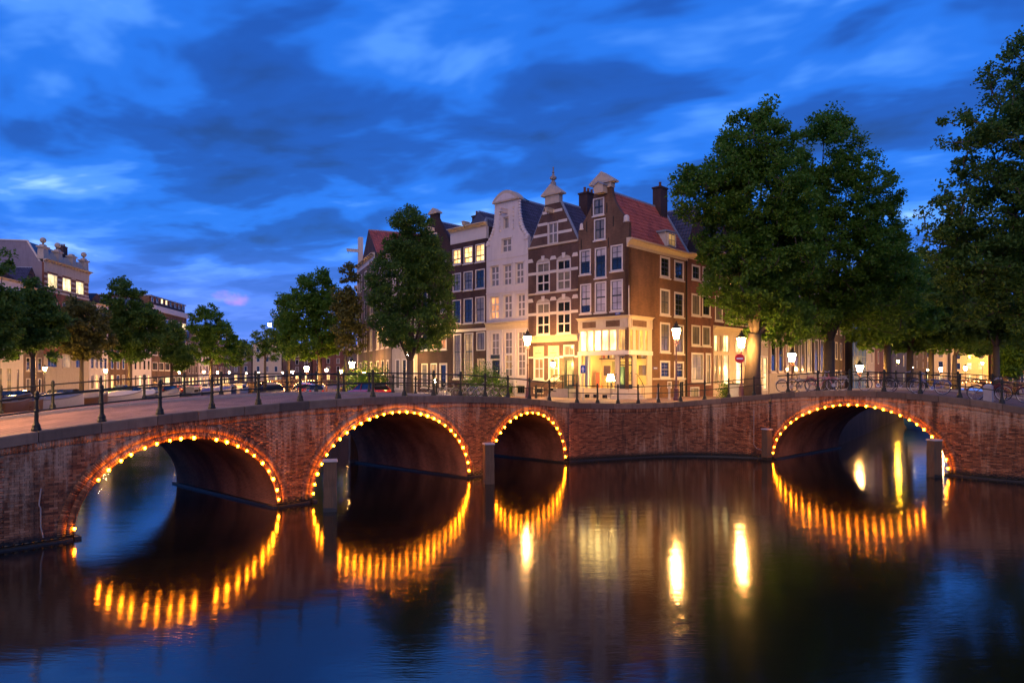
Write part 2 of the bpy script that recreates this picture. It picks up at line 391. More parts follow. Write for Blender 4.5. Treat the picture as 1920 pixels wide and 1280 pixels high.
# rounded quay corner between the two bridges
def catmull(P, n=12):
    P = [Vector(p) for p in P]; out = []
    for i in range(1, len(P)-2):
        for k in range(n):
            t = k/n; a, b_, c, d = P[i-1], P[i], P[i+1], P[i+2]
            out.append(.5*((2*b_) + (-a+c)*t + (2*a-5*b_+4*c-d)*t*t + (-a+3*b_-3*c+d)*t**3))
    out.append(P[-2]); return out
_q = catmull([lb(9), lb(11.7), (7.0, 38.55), (9.7, 39.35), (12.3, 39.0), rb(0), rb(3)], 10)
_ql = [0.]
for a, c in zip(_q, _q[1:]): _ql.append(_ql[-1] + (c-a).length)
QL = _ql[-1]
def qpt(s, n=0):
    s = min(max(s, 0), QL); i = 0
    while i < len(_ql)-2 and _ql[i+1] < s: i += 1
    t = (s-_ql[i])/max(1e-6, _ql[i+1]-_ql[i]); p = _q[i].lerp(_q[i+1], t)
    d = (_q[min(i+2, len(_q)-1)] - _q[max(i-1, 0)]).normalized()
    return (p.x - d.y*n, p.y + d.x*n)
def q_top(s): return float(np.interp(s/QL, [0, .2, .38, .55, .7, .85, 1], [lb_top(11.7), 3.09, 3.05, 3.11, 3.25, 3.43, rb_top(0)]))
L_ARCH = [(-8.45, 3.1, .12, 2.50), (0.05, 3.98, .12, 2.98), (8.35, 2.92, .12, 2.62)]
R_ARCH = [(4.4, 4.2, .12, 2.98)]
RING = .42
CT = .30                                   # coping thickness

def in_arch(s, z, arches, off):
    for c, hw, z0, rise in arches:
        if z < z0:
            if abs(s-c) < hw+off: return True
        elif ((s-c)/(hw+off))**2 + ((z-z0)/(rise+off))**2 < 1: return True
    return False
def frame(pf, s):
    a = Vector(pf(s-.02)); c = Vector(pf(s+.02)); d = (c-a).normalized(); return Vector(pf(s)), d, Vector((d.y, -d.x))   # point, along, outward
def wall_backing(root, name, pf, top, s0, s1, arches, n, mat, flip=False):
    mb = MB(); ds = .1; S = np.arange(s0, s1+1e-6, ds)
    for a, c in zip(S, S[1:]):
        zb = []
        for s in (a, c):
            zz = -.8
            for cc, hw, z0, rise in arches:
                if abs(s-cc) < hw+.05: zz = max(zz, z0 + (rise+.05)*math.sqrt(max(0, 1-((s-cc)/(hw+.05))**2)))
            zb.append(zz)
        pa, pc = pf(a, n), pf(c, n)
        q = [(pa[0], pa[1], zb[0]), (pc[0], pc[1], zb[1]), (pc[0], pc[1], top(c)-.06), (pa[0], pa[1], top(a)-.06)]
        mb.face(*(q[::-1] if flip else q))
    return mb.build(name, mat, root)
def bricks(root, pf, top, s0, s1, arches, near):
    """real bricks in courses, a soldier course under the coping, radial bricks round the arches"""
    B = []; H = .066; Lb = .225
    rng = np.random.RandomState(3)
    rows = int(4.2/H)
    for r in range(rows):
        z = -.2 + r*H
        s = s0 + (Lb/2 if r % 2 else 0)
        while s < s1-Lb:
            sm = s+Lb/2; t = top(sm) - CT - .21
            if z+H < t and not in_arch(sm, z+H/2, arches, RING-.05): B.append((s+.006, s+Lb-.006, z+.005, z+H-.005, rng.uniform(.000, .012), 0))
            s += Lb
    s = s0
    while s < s1-.07:
        t = top(s)-CT
        if not in_arch(s, t-.1, arches, RING-.05): B.append((s+.004, s+.064, t-.205, t-.004, rng.uniform(.004, .014), 0))
        s += .07
    A = np.zeros((len(B), 8, 3))
    cen = []
    for i, (a, c, z0, z1, o, _) in enumerate(B):
        p0, d0, n0 = frame(pf, (a+c)/2); hl = (c-a)/2
        for k, (du, dn, zz) in enumerate(((-hl, .012+o, z0), (hl, .012+o, z0), (hl, -.05, z0), (-hl, -.05, z0), (-hl, .012+o, z1), (hl, .012+o, z1), (hl, -.05, z1), (-hl, -.05, z1))):
            q = p0 + d0*du + n0*dn; A[i, k] = (q.x, q.y, zz)
        cen.append((p0.x, p0.y, (z0+z1)/2, math.atan2(d0.y, d0.x), z1-z0))
    keep = np.ones(len(B), bool)
    if near:      # the 300 bricks that show largest become parts of their own
        cand = []
        for i, c in enumerate(cen):
            px = HX + c[0]/c[1]*FP
            if px > 6 and c[4] < .08 and c[2] > .15 and B[i][1]-B[i][0] > .15: cand.append((c[1], i))
        cand.sort(); me = None
        for _, i in cand[:300]:
            keep[i] = False; c = cen[i]
            if me is None:
                hl = Lb/2-.006; me = MB().box(-hl, hl, -.018, .05, -.028, .028).mesh('brick', M['wbrick'])
            o = obj('brick', me, root, (c[0], c[1], c[2]), c[3]); o.scale = (1, 1 + B[i][4]*12, 1)
    o = obj('brick_courses', boxes_mesh('brick_courses', A[keep], M['wbrick']), root); tag(o, kind='stuff')
    for c, hw, z0, rise in arches:
        n = int(math.pi*(hw+rise)/2*1.25/.07); R = []
        for k in range(n):
            for band in ((0, .2), (.21, RING)):
                pts = []
                for th in (math.pi*(k+.06)/n, math.pi*(k+.94)/n):
                    e = Vector((-math.cos(th)*hw, math.sin(th)*rise)); nn = Vector((-math.cos(th)*rise, math.sin(th)*hw)).normalized()
                    pts.append((e+nn*band[0], e+nn*band[1]))
                R.append((c, z0, pts, rng.uniform(.012, .024)))
        A = np.zeros((len(R), 8, 3))
        for i, (c_, z_, p, o_) in enumerate(R):
            p0, d0, n0 = frame(pf, c_)
            ring = (p[0][0], p[1][0], p[1][1], p[0][1])
            for k in range(4):
                for f_, dn in ((0, .012+o_), (1, -.06)):
                    q = p0 + d0*ring[k].x + n0*dn
                    A[i, {0: 0, 1: 1, 2: 5, 3: 4}[k] if f_ == 0 else {0: 3, 1: 2, 2: 6, 3: 7}[k]] = (q.x, q.y, z_+ring[k].y)
        tag(obj('arch_ring', boxes_mesh('arch_ring', A, M['wbrick']), root), kind='stuff')
def coping(root, pf, top, s0, s1, n0, n1, step=1.35, name='coping_stone', over=.07):
    s = s0; rng = random.Random(5)
    while s < s1-.05:
        e = min(s1, s + step*rng.uniform(.85, 1.15))
        if s1-e < .4: e = s1
        mb = MB(); g = .011; dz = rng.uniform(-.006, .006); dn = rng.uniform(-.006, .006)
        S = np.linspace(s+g, e-g, 4); secs = []
        for q in S:
            t = top(q)+dz; a = pf(q, n0+dn-over); c = pf(q, n1+dn); ai = pf(q, n0+dn-over+.03)
            secs.append([(a[0], a[1], t-CT), (a[0], a[1], t-.03), (ai[0], ai[1], t), (c[0], c[1], t), (c[0], c[1], t-CT)])
        mb.loft(secs, closed=True).build(name, M['coping'], root); s = e
def barrel(root, pf, a, W):
    c, hw, z0, rise = a; mb = MB(); n = 44; arc = 0; prof = [(-hw, -.8)] + [(-hw*math.cos(math.pi*k/n), z0+rise*math.sin(math.pi*k/n)) for k in range(n+1)] + [(hw, -.8)]
    uv = []; rows = []; last = None
    for s, z in prof:
        if last: arc += math.hypot(s-last[0], z-last[1])
        last = (s, z); r = []
        for m in range(9):
            p = pf(c+s, .0 + (W)*m/8); r.append(mb.pt((p[0], p[1], z))); uv.append((W*m/8, arc))
        rows.append(r)
    for r0, r1 in zip(rows, rows[1:]):
        for m in range(8): mb.f.append([r0[m], r0[m+1], r1[m+1], r1[m]])
    mb.uv = uv; mb.build('barrel_vault', M['barrel'], root, smooth=True)
    for sd in (-1, 1):        # concrete ledge at the waterline inside the vault
        mb = MB(); e = c+sd*hw; i = e-sd*.16
        P = [pf(e, -.1), pf(i, -.1), pf(i, W+.1), pf(e, W+.1)]
        bt = [(p[0], p[1], -.6) for p in P]; tp = [(p[0], p[1], .08) for p in P]
        mb.loft([bt, tp], closed=True).build('waterline_ledge', M['concrete'], root)
def ledge(root, pf, s0, s1, d=.10, z=.05):
    S = np.arange(s0, s1+.01, max(.3, (s1-s0)/12)); mb = MB(); secs = []
    for s in S: a = pf(s, -d); c = pf(s, .1); secs.append([(a[0], a[1], -.6), (a[0], a[1], z), (c[0], c[1], z+.05), (c[0], c[1], -.6)])
    mb.loft(secs, closed=True).build('waterline_ledge', M['concrete'], root)
def strip(root, name, mat, pf, top, s0, s1, n0, n1, dz, step=.6, kerbside=None, name_kind=None):
    S = np.linspace(s0, s1, max(2, int((s1-s0)/step)+1)); mb = MB()
    for a, c in zip(S, S[1:]):
        p = [pf(a, n0), pf(c, n0), pf(c, n1), pf(a, n1)]; z = [top(a)+dz, top(c)+dz, top(c)+dz, top(a)+dz]
        mb.face(*[(q[0], q[1], zz) for q, zz in zip(p, z)])
    return mb.build(name, mat, root)
def kerbs(root, pf, top, s0, s1, n, h):
    s = s0
    while s < s1-.1:
        e = min(s+1.0, s1); secs = []
        for q in np.linspace(s+.004, e-.004, 3):
            a = pf(q, n); c = pf(q, n+.14); t = top(q)
            secs.append([(a[0], a[1], t-.3), (a[0], a[1], t+h), (c[0], c[1], t+h), (c[0], c[1], t-.3)])
        MB().loft(secs, closed=True).build('kerb_stone', M['kerb'], root); s = e

bl = empty('brick_arch_bridge', (0, 0, 0), 0, 'three-arched red brick canal bridge strung with lights, crossing the wide canal', 'bridge')
SL0, SL1 = -26, 11.7
wall_backing(bl, 'face_wall', lb, lb_top, SL0, SL1, L_ARCH, 0, M['wmortar'])
wall_backing(bl, 'far_face_wall', lb, lb_top, SL0, SL1, L_ARCH, LW, M['wmortar'], True)
bricks(bl, lambda s, n=0: lb(s, n), lb_top, -17, SL1, L_ARCH, True)
coping(bl, lb, lb_top, SL0, SL1, 0, .42); coping(bl, lb, lb_top, SL0, SL1, LW-.35, LW+.07)
for a in L_ARCH: barrel(bl, lb, a, LW)
for s0, s1 in ((SL0, -11.6), (-5.3, -3.98), (4.08, 5.4), (11.3, SL1)): ledge(bl, lb, s0, s1)
strip(bl, 'roadway', M['paver'], lb, lb_top, SL0, SL1+2.4, .42, LW-2.1, -.03)
kerbs(bl, lb, lb_top, SL0, SL1, LW-2.1, .07)
strip(bl, 'footway', M['paver'], lb, lb_top, SL0, SL1+2, LW-1.96, LW-.35, .06)
br = empty('brick_arch_bridge', (0, 0, 0), 0, 'single-arched red brick bridge at the mouth of the narrow tree-lined canal', 'bridge')
SR0, SR1 = 0, 24
wall_backing(br, 'face_wall', rb, rb_top, SR0, SR1, R_ARCH, 0, M['wmortar'])
wall_backing(br, 'far_face_wall', rb, rb_top, SR0, SR1, R_ARCH, RW, M['wmortar'], True)
bricks(br, lambda s, n=0: rb(s, n), rb_top, SR0, 16, R_ARCH, False)
coping(br, rb, rb_top, SR0, SR1, 0, .42); coping(br, rb, rb_top, SR0, SR1, RW-.35, RW+.07)
for a in R_ARCH: barrel(br, rb, a, RW)
for s0, s1 in ((SR0, .15), (8.65, SR1)): ledge(br, rb, s0, s1)
strip(br, 'roadway', M['paver'], rb, rb_top, SR0-2, SR1, .42, RW-2.1, -.03)
kerbs(br, rb, rb_top, SR0, SR1, RW-2.1, .07)
strip(br, 'footway', M['paver'], rb, rb_top, SR0-2, SR1, RW-1.96, RW-.35, .06)
qw = empty('quay_wall', (0, 0, 0), 0, 'bare brick quay wall rounding the corner between the two bridges', 'wall')
qf = lambda s, n=0: qpt(s, n)
wall_backing(qw, 'face_wall', qf, q_top, 0, QL, [], 0, M['wmortar'])
bricks(qw, qf, q_top, 0.02, QL-.02, [], False)
coping(qw, qf, q_top, 0, QL, 0, .42); ledge(qw, qf, 0, QL)

# ---- land
GW = 1.25      # level of the far quay above the water
def gsm(a, b_, x): t = min(1, max(0, (x-a)/(b_-a))); return t*t*(3-2*t)
def ground(x, y):
    d = math.hypot(x-7, y-43); d2 = math.hypot(x-26, y-33)
    return max(3.10 - .85*gsm(9, 34, d), 3.10 - .9*gsm(6, 26, d2)) if x > -2 else 3.10 - .85*gsm(9, 34, d)
BANK_L = [lb(11.7, LW-.1), (-3.4, 42.3), (-12, 50.4), (-20, 58.5), (-26.5, 73), (-33, 90), (-39, 130), (-49, 200), (-62, 300)]
BANK_R = [rb(0, RW-.1), (21.2, 44.6), (35, 64), (60, 99.5), (85, 135), (106, 165), (150, 228)]
BANK_R2 = [rb(9.2, RW-.1), (29, 37.2), (40, 52.5), (70, 94), (122, 165), (168, 228)]
BANK_W = [(-31, 12), lb(-14.5, LW-.1), (-38, 40), (-58, 62), (-63, 78), (-62, 130), (-76, 196), (-97, 300)]
def dens(P, step=2.5):
    out = []
    for a, c in zip(P, P[1:]):
        a = Vector(a); c = Vector(c); n = max(1, int((c-a).length/step))
        for k in range(n): out.append(a.lerp(c, k/n))
    out.append(Vector(P[-1])); return out
def land(name, label, poly, hf, mat, inner=4.):
    P = dens(poly+[poly[0]], 3)[:-1]; n = len(P); V = list(P)
    xs = [p.x for p in P]; ys = [p.y for p in P]
    for x in np.arange(max(min(xs), -90), min(max(xs), 140), inner):
        for y in np.arange(max(min(ys), 0), min(max(ys), 170), inner): V.append(Vector((x+.013, y+.017)))
    r = geometry.delaunay_2d_cdt(V, [(i, (i+1) % n) for i in range(n)], [], 1, 1e-4)
    mb = MB(); mb.v = [(p.x, p.y, hf(p.x, p.y)) for p in r[0]]; mb.f = [list(f) for f in r[2]]
    return tag(mb.build(name, mat), label, None, None, 'structure')
qpts = [qpt(s, .3) for s in np.linspace(0, QL, 30)]
land('street', 'brick-paved street on the corner between the canals', [tuple(p) for p in BANK_L[::-1]] + [lb(11.7, .3)] + [tuple(p) for p in qpts[1:-1]] + [rb(0, .3)] + [tuple(p) for p in BANK_R] + [(150, 320), (-62, 320)], lambda x, y: ground(x, y), M['paver'])
land('street', 'street on the far bank of the wide canal', [tuple(p) for p in BANK_W] + [(-320, 300), (-320, 12)], lambda x, y: GW, M['paver'], 20)
land('street', 'street on the bank beyond the narrow canal', [tuple(p) for p in BANK_R2][::-1] + [rb(9.2, .3), rb(24, .3), (330, 20), (330, 228)], lambda x, y: ground(x, y), M['paver'], 6)
def bank_wall(label, P, flip, hf):
    D = dens(P, 3); root = empty('quay_wall', (0, 0, 0), 0, label, 'wall'); mb = MB(); cp = MB(); secs = []
    for i, p in enumerate(D):
        d = (D[min(i+1, len(D)-1)]-D[max(i-1, 0)]).normalized(); n = Vector((d.y, -d.x))*(1 if flip else -1)
        g = hf(p.x, p.y); o = p+n*.12; q = p-n*.35
        secs.append([(o.x, o.y, g-.28), (o.x, o.y, g+.06), (q.x, q.y, g+.06), (q.x, q.y, g-.28)])
        if i:
            a = D[i-1]; ga = hf(a.x, a.y); mb.face((a.x, a.y, -.8), (p.x, p.y, -.8), (p.x, p.y, g), (a.x, a.y, ga))
    mb.build('face_wall', M['b_dark'], root); cp.loft(secs, closed=True).build('coping', M['coping'], root)
bank_wall('long quay wall below the gabled houses along the wide canal', BANK_L, False, ground)
bank_wall('quay wall under the trees beside the narrow canal', BANK_R, True, ground)
bank_wall('quay wall on the far side of the narrow canal', BANK_R2, False, ground)
bank_wall('quay wall behind the moored boats', BANK_W, True, lambda x, y: GW)

# ---- railings
def post_mesh():
    mb = MB()
    mb.lathe([(.125, 0), (.125, .05), (.105, .09), (.10, .16), (.07, .20), (.058, .25)], 8)
    mb.lathe([(.055, .24), (.052, .50), (.07, .52), (.07, .56), (.05, .58), (.046, .86), (.068, .88), (.072, .93), (.052, .97), (.062, 1.02), (.05, 1.07), (.01, 1.10)], 8)
    return mb.mesh('post', M['iron'], False)
POST = post_mesh()
def railing(label, pf, top, S, n, grp):
    p0 = pf(S[len(S)//2], n); root = empty('bridge_railing', (0, 0, 0), 0, label, 'railing', grp)
    for s in S:
        p = pf(s, n); o = obj('post', POST, root, (p[0], p[1], top(s)-.002), random.uniform(-.2, .2))
        o.rotation_euler = (random.uniform(-.012, .012), random.uniform(-.012, .012), o.rotation_euler[2])
    SS = np.linspace(S[0]-.6, S[-1]+.6, len(S)*3)
    for h, r in ((.94, .026), (.54, .023)):
        MB().tube([(pf(s, n)[0], pf(s, n)[1], top(s)+h) for s in SS], r, 6).build('rail', M['iron'], root)
SPL = np.arange(-22.12, 11.5, 1.62)
railing('iron railing along the near edge of the three-arched bridge', lb, lb_top, SPL, .2, 'bridge railings')
railing('iron railing along the far edge of the three-arched bridge', lb, lb_top, np.arange(-21.3, 10.5, 1.62), LW-.15, 'bridge railings')
railing('iron railing on the quay corner in front of the lit shop', qpt, q_top, np.arange(.7, QL-.3, 1.32), .2, 'bridge railings')
railing('iron railing along the near edge of the single-arched bridge', rb, rb_top, np.arange(.9, 22, 1.62), .2, 'bridge railings')
railing('iron railing along the far edge of the single-arched bridge', rb, rb_top, np.arange(.4, 22, 1.62), RW-.15, 'bridge railings')

# ---- strings of bulbs round the arches
BULB = MB().lathe([(.012, -.052), (.036, -.03), (.045, 0), (.036, .03), (.012, .052)], 8).mesh('bulb', M['bulb'], True)
SOCK = MB().lathe([(.02, .03), (.022, .09), (.008, .10)], 6).mesh('socket', M['cable'])
def bulbs(label, pf, a, n, skip=()):
    c, hw, z0, rise = a; p0, d0, n0 = frame(pf, c); root = empty('arch_light_string', (0, 0, 0), 0, label, 'light string', 'light strings round the bridge arches')
    # even spacing along the arc
    T = np.linspace(.02, math.pi-.02, 400); sx = -np.cos(T)*(hw+.03); zz = z0 + np.sin(T)*(rise+.03)
    L = np.concatenate([[0], np.cumsum(np.hypot(np.diff(sx), np.diff(zz)))]); pts = []
    for k in range(n):
        l = L[-1]*(k+.35+random.uniform(-.09, .09))/(n-.3); s = float(np.interp(l, L, sx)); z = float(np.interp(l, L, zz))
        q = p0 + d0*s + n0*.10; pts.append((q.x, q.y, z))
        if k in skip: continue
        o = obj('bulb', BULB, root, (q.x, q.y, z)); o.scale = (random.uniform(.8, 1.15),)*3; o.rotation_euler = (random.uniform(-.3, .3), random.uniform(-.3, .3), 0)
        obj('socket', SOCK, o, (0, 0, 0))
    cb = []
    for k in range(0, 400, 6):
        q = p0 + d0*float(sx[k]) + n0*.055; cb.append((q.x, q.y, float(zz[k])+.05))
    MB().tube(cb, .009, 4).build('cable', M['cable'], root)
lbf = lambda s, n=0: lb(s, n)
bulbs('string of orange bulbs round the near arch with blue water behind', lbf, L_ARCH[0], 24, (1, 2, 3, 13))
bulbs('string of orange bulbs round the wide middle arch', lbf, L_ARCH[1], 29)
bulbs('string of orange bulbs round the smallest arch nearest the quay corner', lbf, L_ARCH[2], 20)
bulbs('string of orange bulbs round the arch of the single-arched bridge', lambda s, n=0: rb(s, n), R_ARCH[0], 28, (25,))

# ---- mooring posts
def pile(label, px, py, wpx, hpx):
    z = FP*E/(py-HY); p = at(px, py, z); w = wpx/FP*z/2*.88; h = hpx/FP*z
    r = empty('mooring_post', (p.x, p.y, 0), random.uniform(-.15, .15) + .3, label, 'post', 'square wooden mooring posts')
    mb = MB(); secs = []
    for k in range(9):
        zz = -.6 + (h-.06+.6)*k/8; q = [(w+random.uniform(-.012, .012))*(1.04-.05*k/8) for _ in range(4)]
        secs.append([(-q[0], -q[1], zz), (q[1], -q[2], zz), (q[2], q[3], zz), (-q[3], q[0], zz)])
    mb.loft(secs, closed=True).build('timber', M['wood'], r)
    MB().box(-w-.035, w+.035, -w-.035, w+.035, h-.06, h, .02, .02).build('cap', M['capwhite'], r)
    mb = MB(); mb.box(-w*1.08, w*1.08, -w*1.08, w*1.08, -.5, .16, .01, .01).build('wet_foot', M['concrete'], r)
pile('pale-capped mooring post standing in front of the wide middle arch', 619, 957, 27, 96)
pile('mooring post in front of the pier beside the smallest arch', 916, 906, 20, 76)
pile('mooring post seen through the wide middle arch', 663, 866, 17, 56)
pile('mooring post by the springing of the single arch, quay side', 1438, 862, 15, 59)
pile('thick dark mooring post before the far springing of the single arch', 1752, 894, 20, 71)
pile('orange-lit mooring post seen behind the single arch', 1560, 832, 16, 47)
# ---- drain pipes on the walls
def pipe(label, pf, pts):
    P = []
    for s, z in pts: q = pf(s, -.05); P.append((q[0], q[1], z))
    tag(MB().tube(P, .018, 6).build('drain_pipe', M['kerb']), label, 'pipe', 'thin pipes on the bridge walls')
pipe('thin bent pipe on the brick wall beside the near arch', lb, [(-12.35, 1.55), (-12.4, 1.1), (-12.36, 1.0), (-12.36, .5), (-12.3, .2)])
pipe('thin straight pipe on the brick wall near the single arch', lambda s, n=0: qpt(s, n), [(QL-.9, 2.7), (QL-.9, .75), (QL-.75, .55), (QL-.25, .4)])
# ------------------------------------------------------------------ houses
TL = math.atan2(-.685, .728); TR = TL + math.pi/2
class Fac:
    def __init__(s, O, th): s.O = Vector(O); s.e = Vector((math.cos(th), math.sin(th)))
    def u(s, px): a = (px-HX)/FP; return (a*s.O.y - s.O.x)/(s.e.x - a*s.e.y)
    def h(s, px, py): return E - (py-HY)*(s.O.y + s.u(px)*s.e.y)/FP
    def p(s, px): return s.O + s.e*s.u(px)
    def r(s, x0, x1, yt, yb): m = (x0+x1)/2; return (s.u(x0), s.u(x1), s.h(m, yb), s.h(m, yt))
def wallmesh(mb, prof, holes, tr=lambda u, v, z: (u, v, z), rev=.13, back=.3, backface=False):
    Z = [p[0] for p in prof]; L = [p[1] for p in prof]; R = [p[2] for p in prof]
    fl = lambda z: float(np.interp(z, Z, L)); fr_ = lambda z: float(np.interp(z, Z, R))
    zs = sorted(set(Z + [q for h in holes for q in (h[2], h[3]) if Z[0] < q < Z[-1]]))
    for za, zb in zip(zs, zs[1:]):
        zm = (za+zb)/2; hs = sorted([h for h in holes if h[2] < zm < h[3]])
        edges = [('o', fl)]; 
        for h in hs: edges += [('h', h[0]), ('h', h[1])]
        edges.append(('o', fr_))
        X = lambda e, z: e[1](z) if e[0] == 'o' else e[1]
        for i in range(0, len(edges), 2):
            a, c = edges[i], edges[i+1]
            if X(c, zm)-X(a, zm) < 1e-4: continue
            mb.face(tr(X(a, za), 0, za), tr(X(c, za), 0, za), tr(X(c, zb), 0, zb), tr(X(a, zb), 0, zb))
        for e, sg in ((edges[0], 0), (edges[-1], 1)):
            q = [tr(X(e, za), 0, za), tr(X(e, zb), 0, zb), tr(X(e, zb), back, zb), tr(X(e, za), back, za)]
            mb.face(*(q if not sg else q[::-1]))
        if backface: mb.face(tr(fr_(za), back, za), tr(fl(za), back, za), tr(fl(zb), back, zb), tr(fr_(zb), back, zb))
    zt = zs[-1]; mb.face(tr(fl(zt), 0, zt), tr(fr_(zt), 0, zt), tr(fr_(zt), back, zt), tr(fl(zt), back, zt))
    for x0, x1, z0, z1 in holes:
        mb.face(tr(x0, 0, z0), tr(x0, 0, z1), tr(x0, rev, z1), tr(x0, rev, z0)); mb.face(tr(x1, 0, z1), tr(x1, 0, z0), tr(x1, rev, z0), tr(x1, rev, z1))
        mb.face(tr(x0, 0, z1), tr(x1, 0, z1), tr(x1, rev, z1), tr(x0, rev, z1)); mb.face(tr(x1, 0, z0), tr(x0, 0, z0), tr(x0, rev, z0), tr(x1, rev, z0))
CACHE = {}
def cached(key, fn):
    if key not in CACHE: CACHE[key] = fn()
    return CACHE[key]
def tile_mesh(name, o, eu, ev, Lu, Lv, mat, tw=.25, th=.32):
    o = np.array(o); eu = np.array(eu, float); ev = np.array(ev, float); nn = np.cross(eu, ev); nn /= np.linalg.norm(nn)
    if nn[2] < 0: nn = -nn
    nu, nv = max(1, int(Lu/tw)), max(1, int(Lv/th)); tw = Lu/nu; th = Lv/nv; V = []; F = []
    prof = ((0, .02), (.22, .055), (.5, .045), (.78, .005), (1.0, .02))
    rng = np.random.RandomState(1)
    for j in range(nv):
        for i in range(nu):
            b0 = len(V); k = rng.uniform(-.006, .006)
            for f, lift in ((0, .035), (1.12, .0)):
                for pu, pz in prof: V.append(o + eu*(i+pu)*tw + ev*(j+f)*th + nn*(pz+lift+k))
            for q in range(4): F.append([b0+q, b0+q+1, b0+q+6, b0+q+5])
            b1 = len(V)
            for pu, pz in prof: V.append(o + eu*(i+pu)*tw + ev*j*th + nn*(pz-.005))
            for q in range(4): F.append([b1+q, b1+q+1, b0+q+1, b0+q])
    me = bpy.data.meshes.new(name); me.from_pydata([tuple(v) for v in V], [], F); me.materials.append(mat); me.update(); return me
class House:
    def __init__(s, name, label, O, th, g, W, D, cat='house', group=None):
        s.root = empty(name, (O[0], O[1], g), th, label, cat, group); s.g = g; s.W = W; s.D = D; s.th = th
        s.f = Fac(O, th); c = Vector((O[0], O[1])) + s.f.e*W; s.fs = Fac((c.x, c.y), th+math.pi/2)
    def mb(s): m = MB(); m.M = Matrix.Translation((0, 0, -s.g)); return m
    def part(s, name, mb, mat, parent=None, smooth=False): return mb.build(name, M[mat] if isinstance(mat, str) else mat, parent or s.root, smooth)
    def sidetr(s): return lambda u, v, z: (s.W-v, u, z)
    def win(s, r, nx=2, ny=3, glass='g_dark', frame='white', bars='dkpaint', fw=.09, bw=.03, sill=True, side=False, meet=None, name='window', y=None):
        x0, x1, h0, h1 = r; w, h = round(x1-x0, 2), round(h1-h0, 2); y0 = .0 if y is None else y
        def fmesh():
            mb = MB(); a, b_ = -.025, .11
            mb.box(0, fw, a, b_, 0, h); mb.box(w-fw, w, a, b_, 0, h); mb.box(fw, w-fw, a, b_, h-fw, h); mb.box(fw, w-fw, a, b_, 0, fw)
            return mb.mesh('window_frame', M[frame])
        fo = obj(name, cached(('f', w, h, fw, frame), fmesh), s.root)
        if side: fo.location = (s.W - y0, x0, h0-s.g); fo.rotation_euler = (0, 0, math.pi/2)
        else: fo.location = (x0, y0, h0-s.g)
        iw, ih = w-2*fw, h-2*fw
        def bmesh_():
            mb = MB(); 
            for i in range(1, nx): x = fw+iw*i/nx; mb.box(x-bw/2, x+bw/2, .035, .075, fw, h-fw)
            for j in range(1, ny):
                z = fw+ih*j/ny; t = bw*1.6 if meet == j else bw/2; mb.box(fw, w-fw, .03, .08, z-t, z+t)
            e = .03
            mb.box(fw, fw+e, .03, .08, fw, h-fw); mb.box(w-fw-e, w-fw, .03, .08, fw, h-fw); mb.box(fw+e, w-fw-e, .032, .078, fw, fw+e*1.3); mb.box(fw+e, w-fw-e, .032, .078, h-fw-e, h-fw)
            return mb.mesh('glazing_bars', M[bars])
        obj('glazing_bars', cached(('b', w, h, nx, ny, fw, bw, bars, meet), bmesh_), fo)
        pw, ph = round(iw/nx, 3), round(ih/ny, 3)
        for j in range(ny):
            for i in range(nx):
                gk = glass(i, j) if callable(glass) else glass
                me = cached(('p', pw, ph, gk), lambda: MB().face((0, 0, 0), (pw, 0, 0), (pw, 0, ph), (0, 0, ph)).mesh('pane', M[gk]))
                obj('pane', me, fo, (fw+i*pw, .058, fw+j*ph))
        if sill:
            me = cached(('s', w, frame), lambda: MB().box(-.06, w+.06, -.09, .04, -.09, -.002, 0, 0).mesh('sill', M[frame])); obj('sill', me, fo)
        return fo
    def band(s, name, mat, x0, x1, h0, h1, d0=-.04, d1=.02, side=False, parent=None):
        mb = s.mb()
        if side: mb.box(s.W-d1, s.W-d0, x0, x1, h0, h1)
        else: mb.box(x0, x1, d0, d1, h0, h1)
        return s.part(name, mb, mat, parent)
    def shell(s, mat, eave, front=.31, side_open=False):
        mb = s.mb(); z0 = s.g-.6; W, D = s.W, s.D
        mb.face((0, D, z0), (0, front, z0), (0, front, eave), (0, D, eave))
        if not side_open: mb.face((W, front, z0), (W, D, z0), (W, D, eave), (W, front, eave))
        mb.face((W, D, z0), (0, D, z0), (0, D, eave), (W, D, eave))
        return s.part('rear_walls', mb, mat)
    def roof(s, eave, ridge, mat, y0=.05, tiles='LR', over=0., hipback=False, cx=None, tw=.25, th=.32, gable='b_dark'):
        W, D = s.W, s.D; cx = W/2 if cx is None else cx
        mb = s.mb()
        mb.face((-over, y0, eave), (-over, D, eave), (cx, D, ridge), (cx, y0, ridge)); mb.face((W+over, y0, eave), (cx, y0, ridge), (cx, D, ridge), (W+over, D, eave))
        rf = s.part('roof', mb, 'slate')
        mb = s.mb(); mb.face((W, D, eave), (0, D, eave), (cx, D, ridge)); mb.face((0, y0, eave), (W, y0, eave), (cx, y0, ridge)); s.part('roof_gable', mb, gable)
        for sd in tiles:
            if sd == 'R': o = (W+over, y0, eave-s.g); ev = Vector((cx-W-over, 0, ridge-eave))
            else: o = (-over, y0, eave-s.g); ev = Vector((cx+over, 0, ridge-eave))
            L = ev.length; ev = ev/L
            t = obj('roof_tiles', tile_mesh('roof_tiles', o, (0, 1, 0), tuple(ev), D-y0, L, M[mat], tw, th), rf); tag(t, kind='stuff')
        mb = s.mb()
        for k in range(int((D-y0)/.36)): y = y0+k*.36; mb.lathe([(.10, 0), (.12, .02), (.11, .36)], 6, (0, 0, 0)) if False else mb.box(cx-.10, cx+.10, y, y+.35, ridge-.05, ridge+.09, .05, 0)
        s.part('ridge_tiles', mb, 'lead', rf); return rf
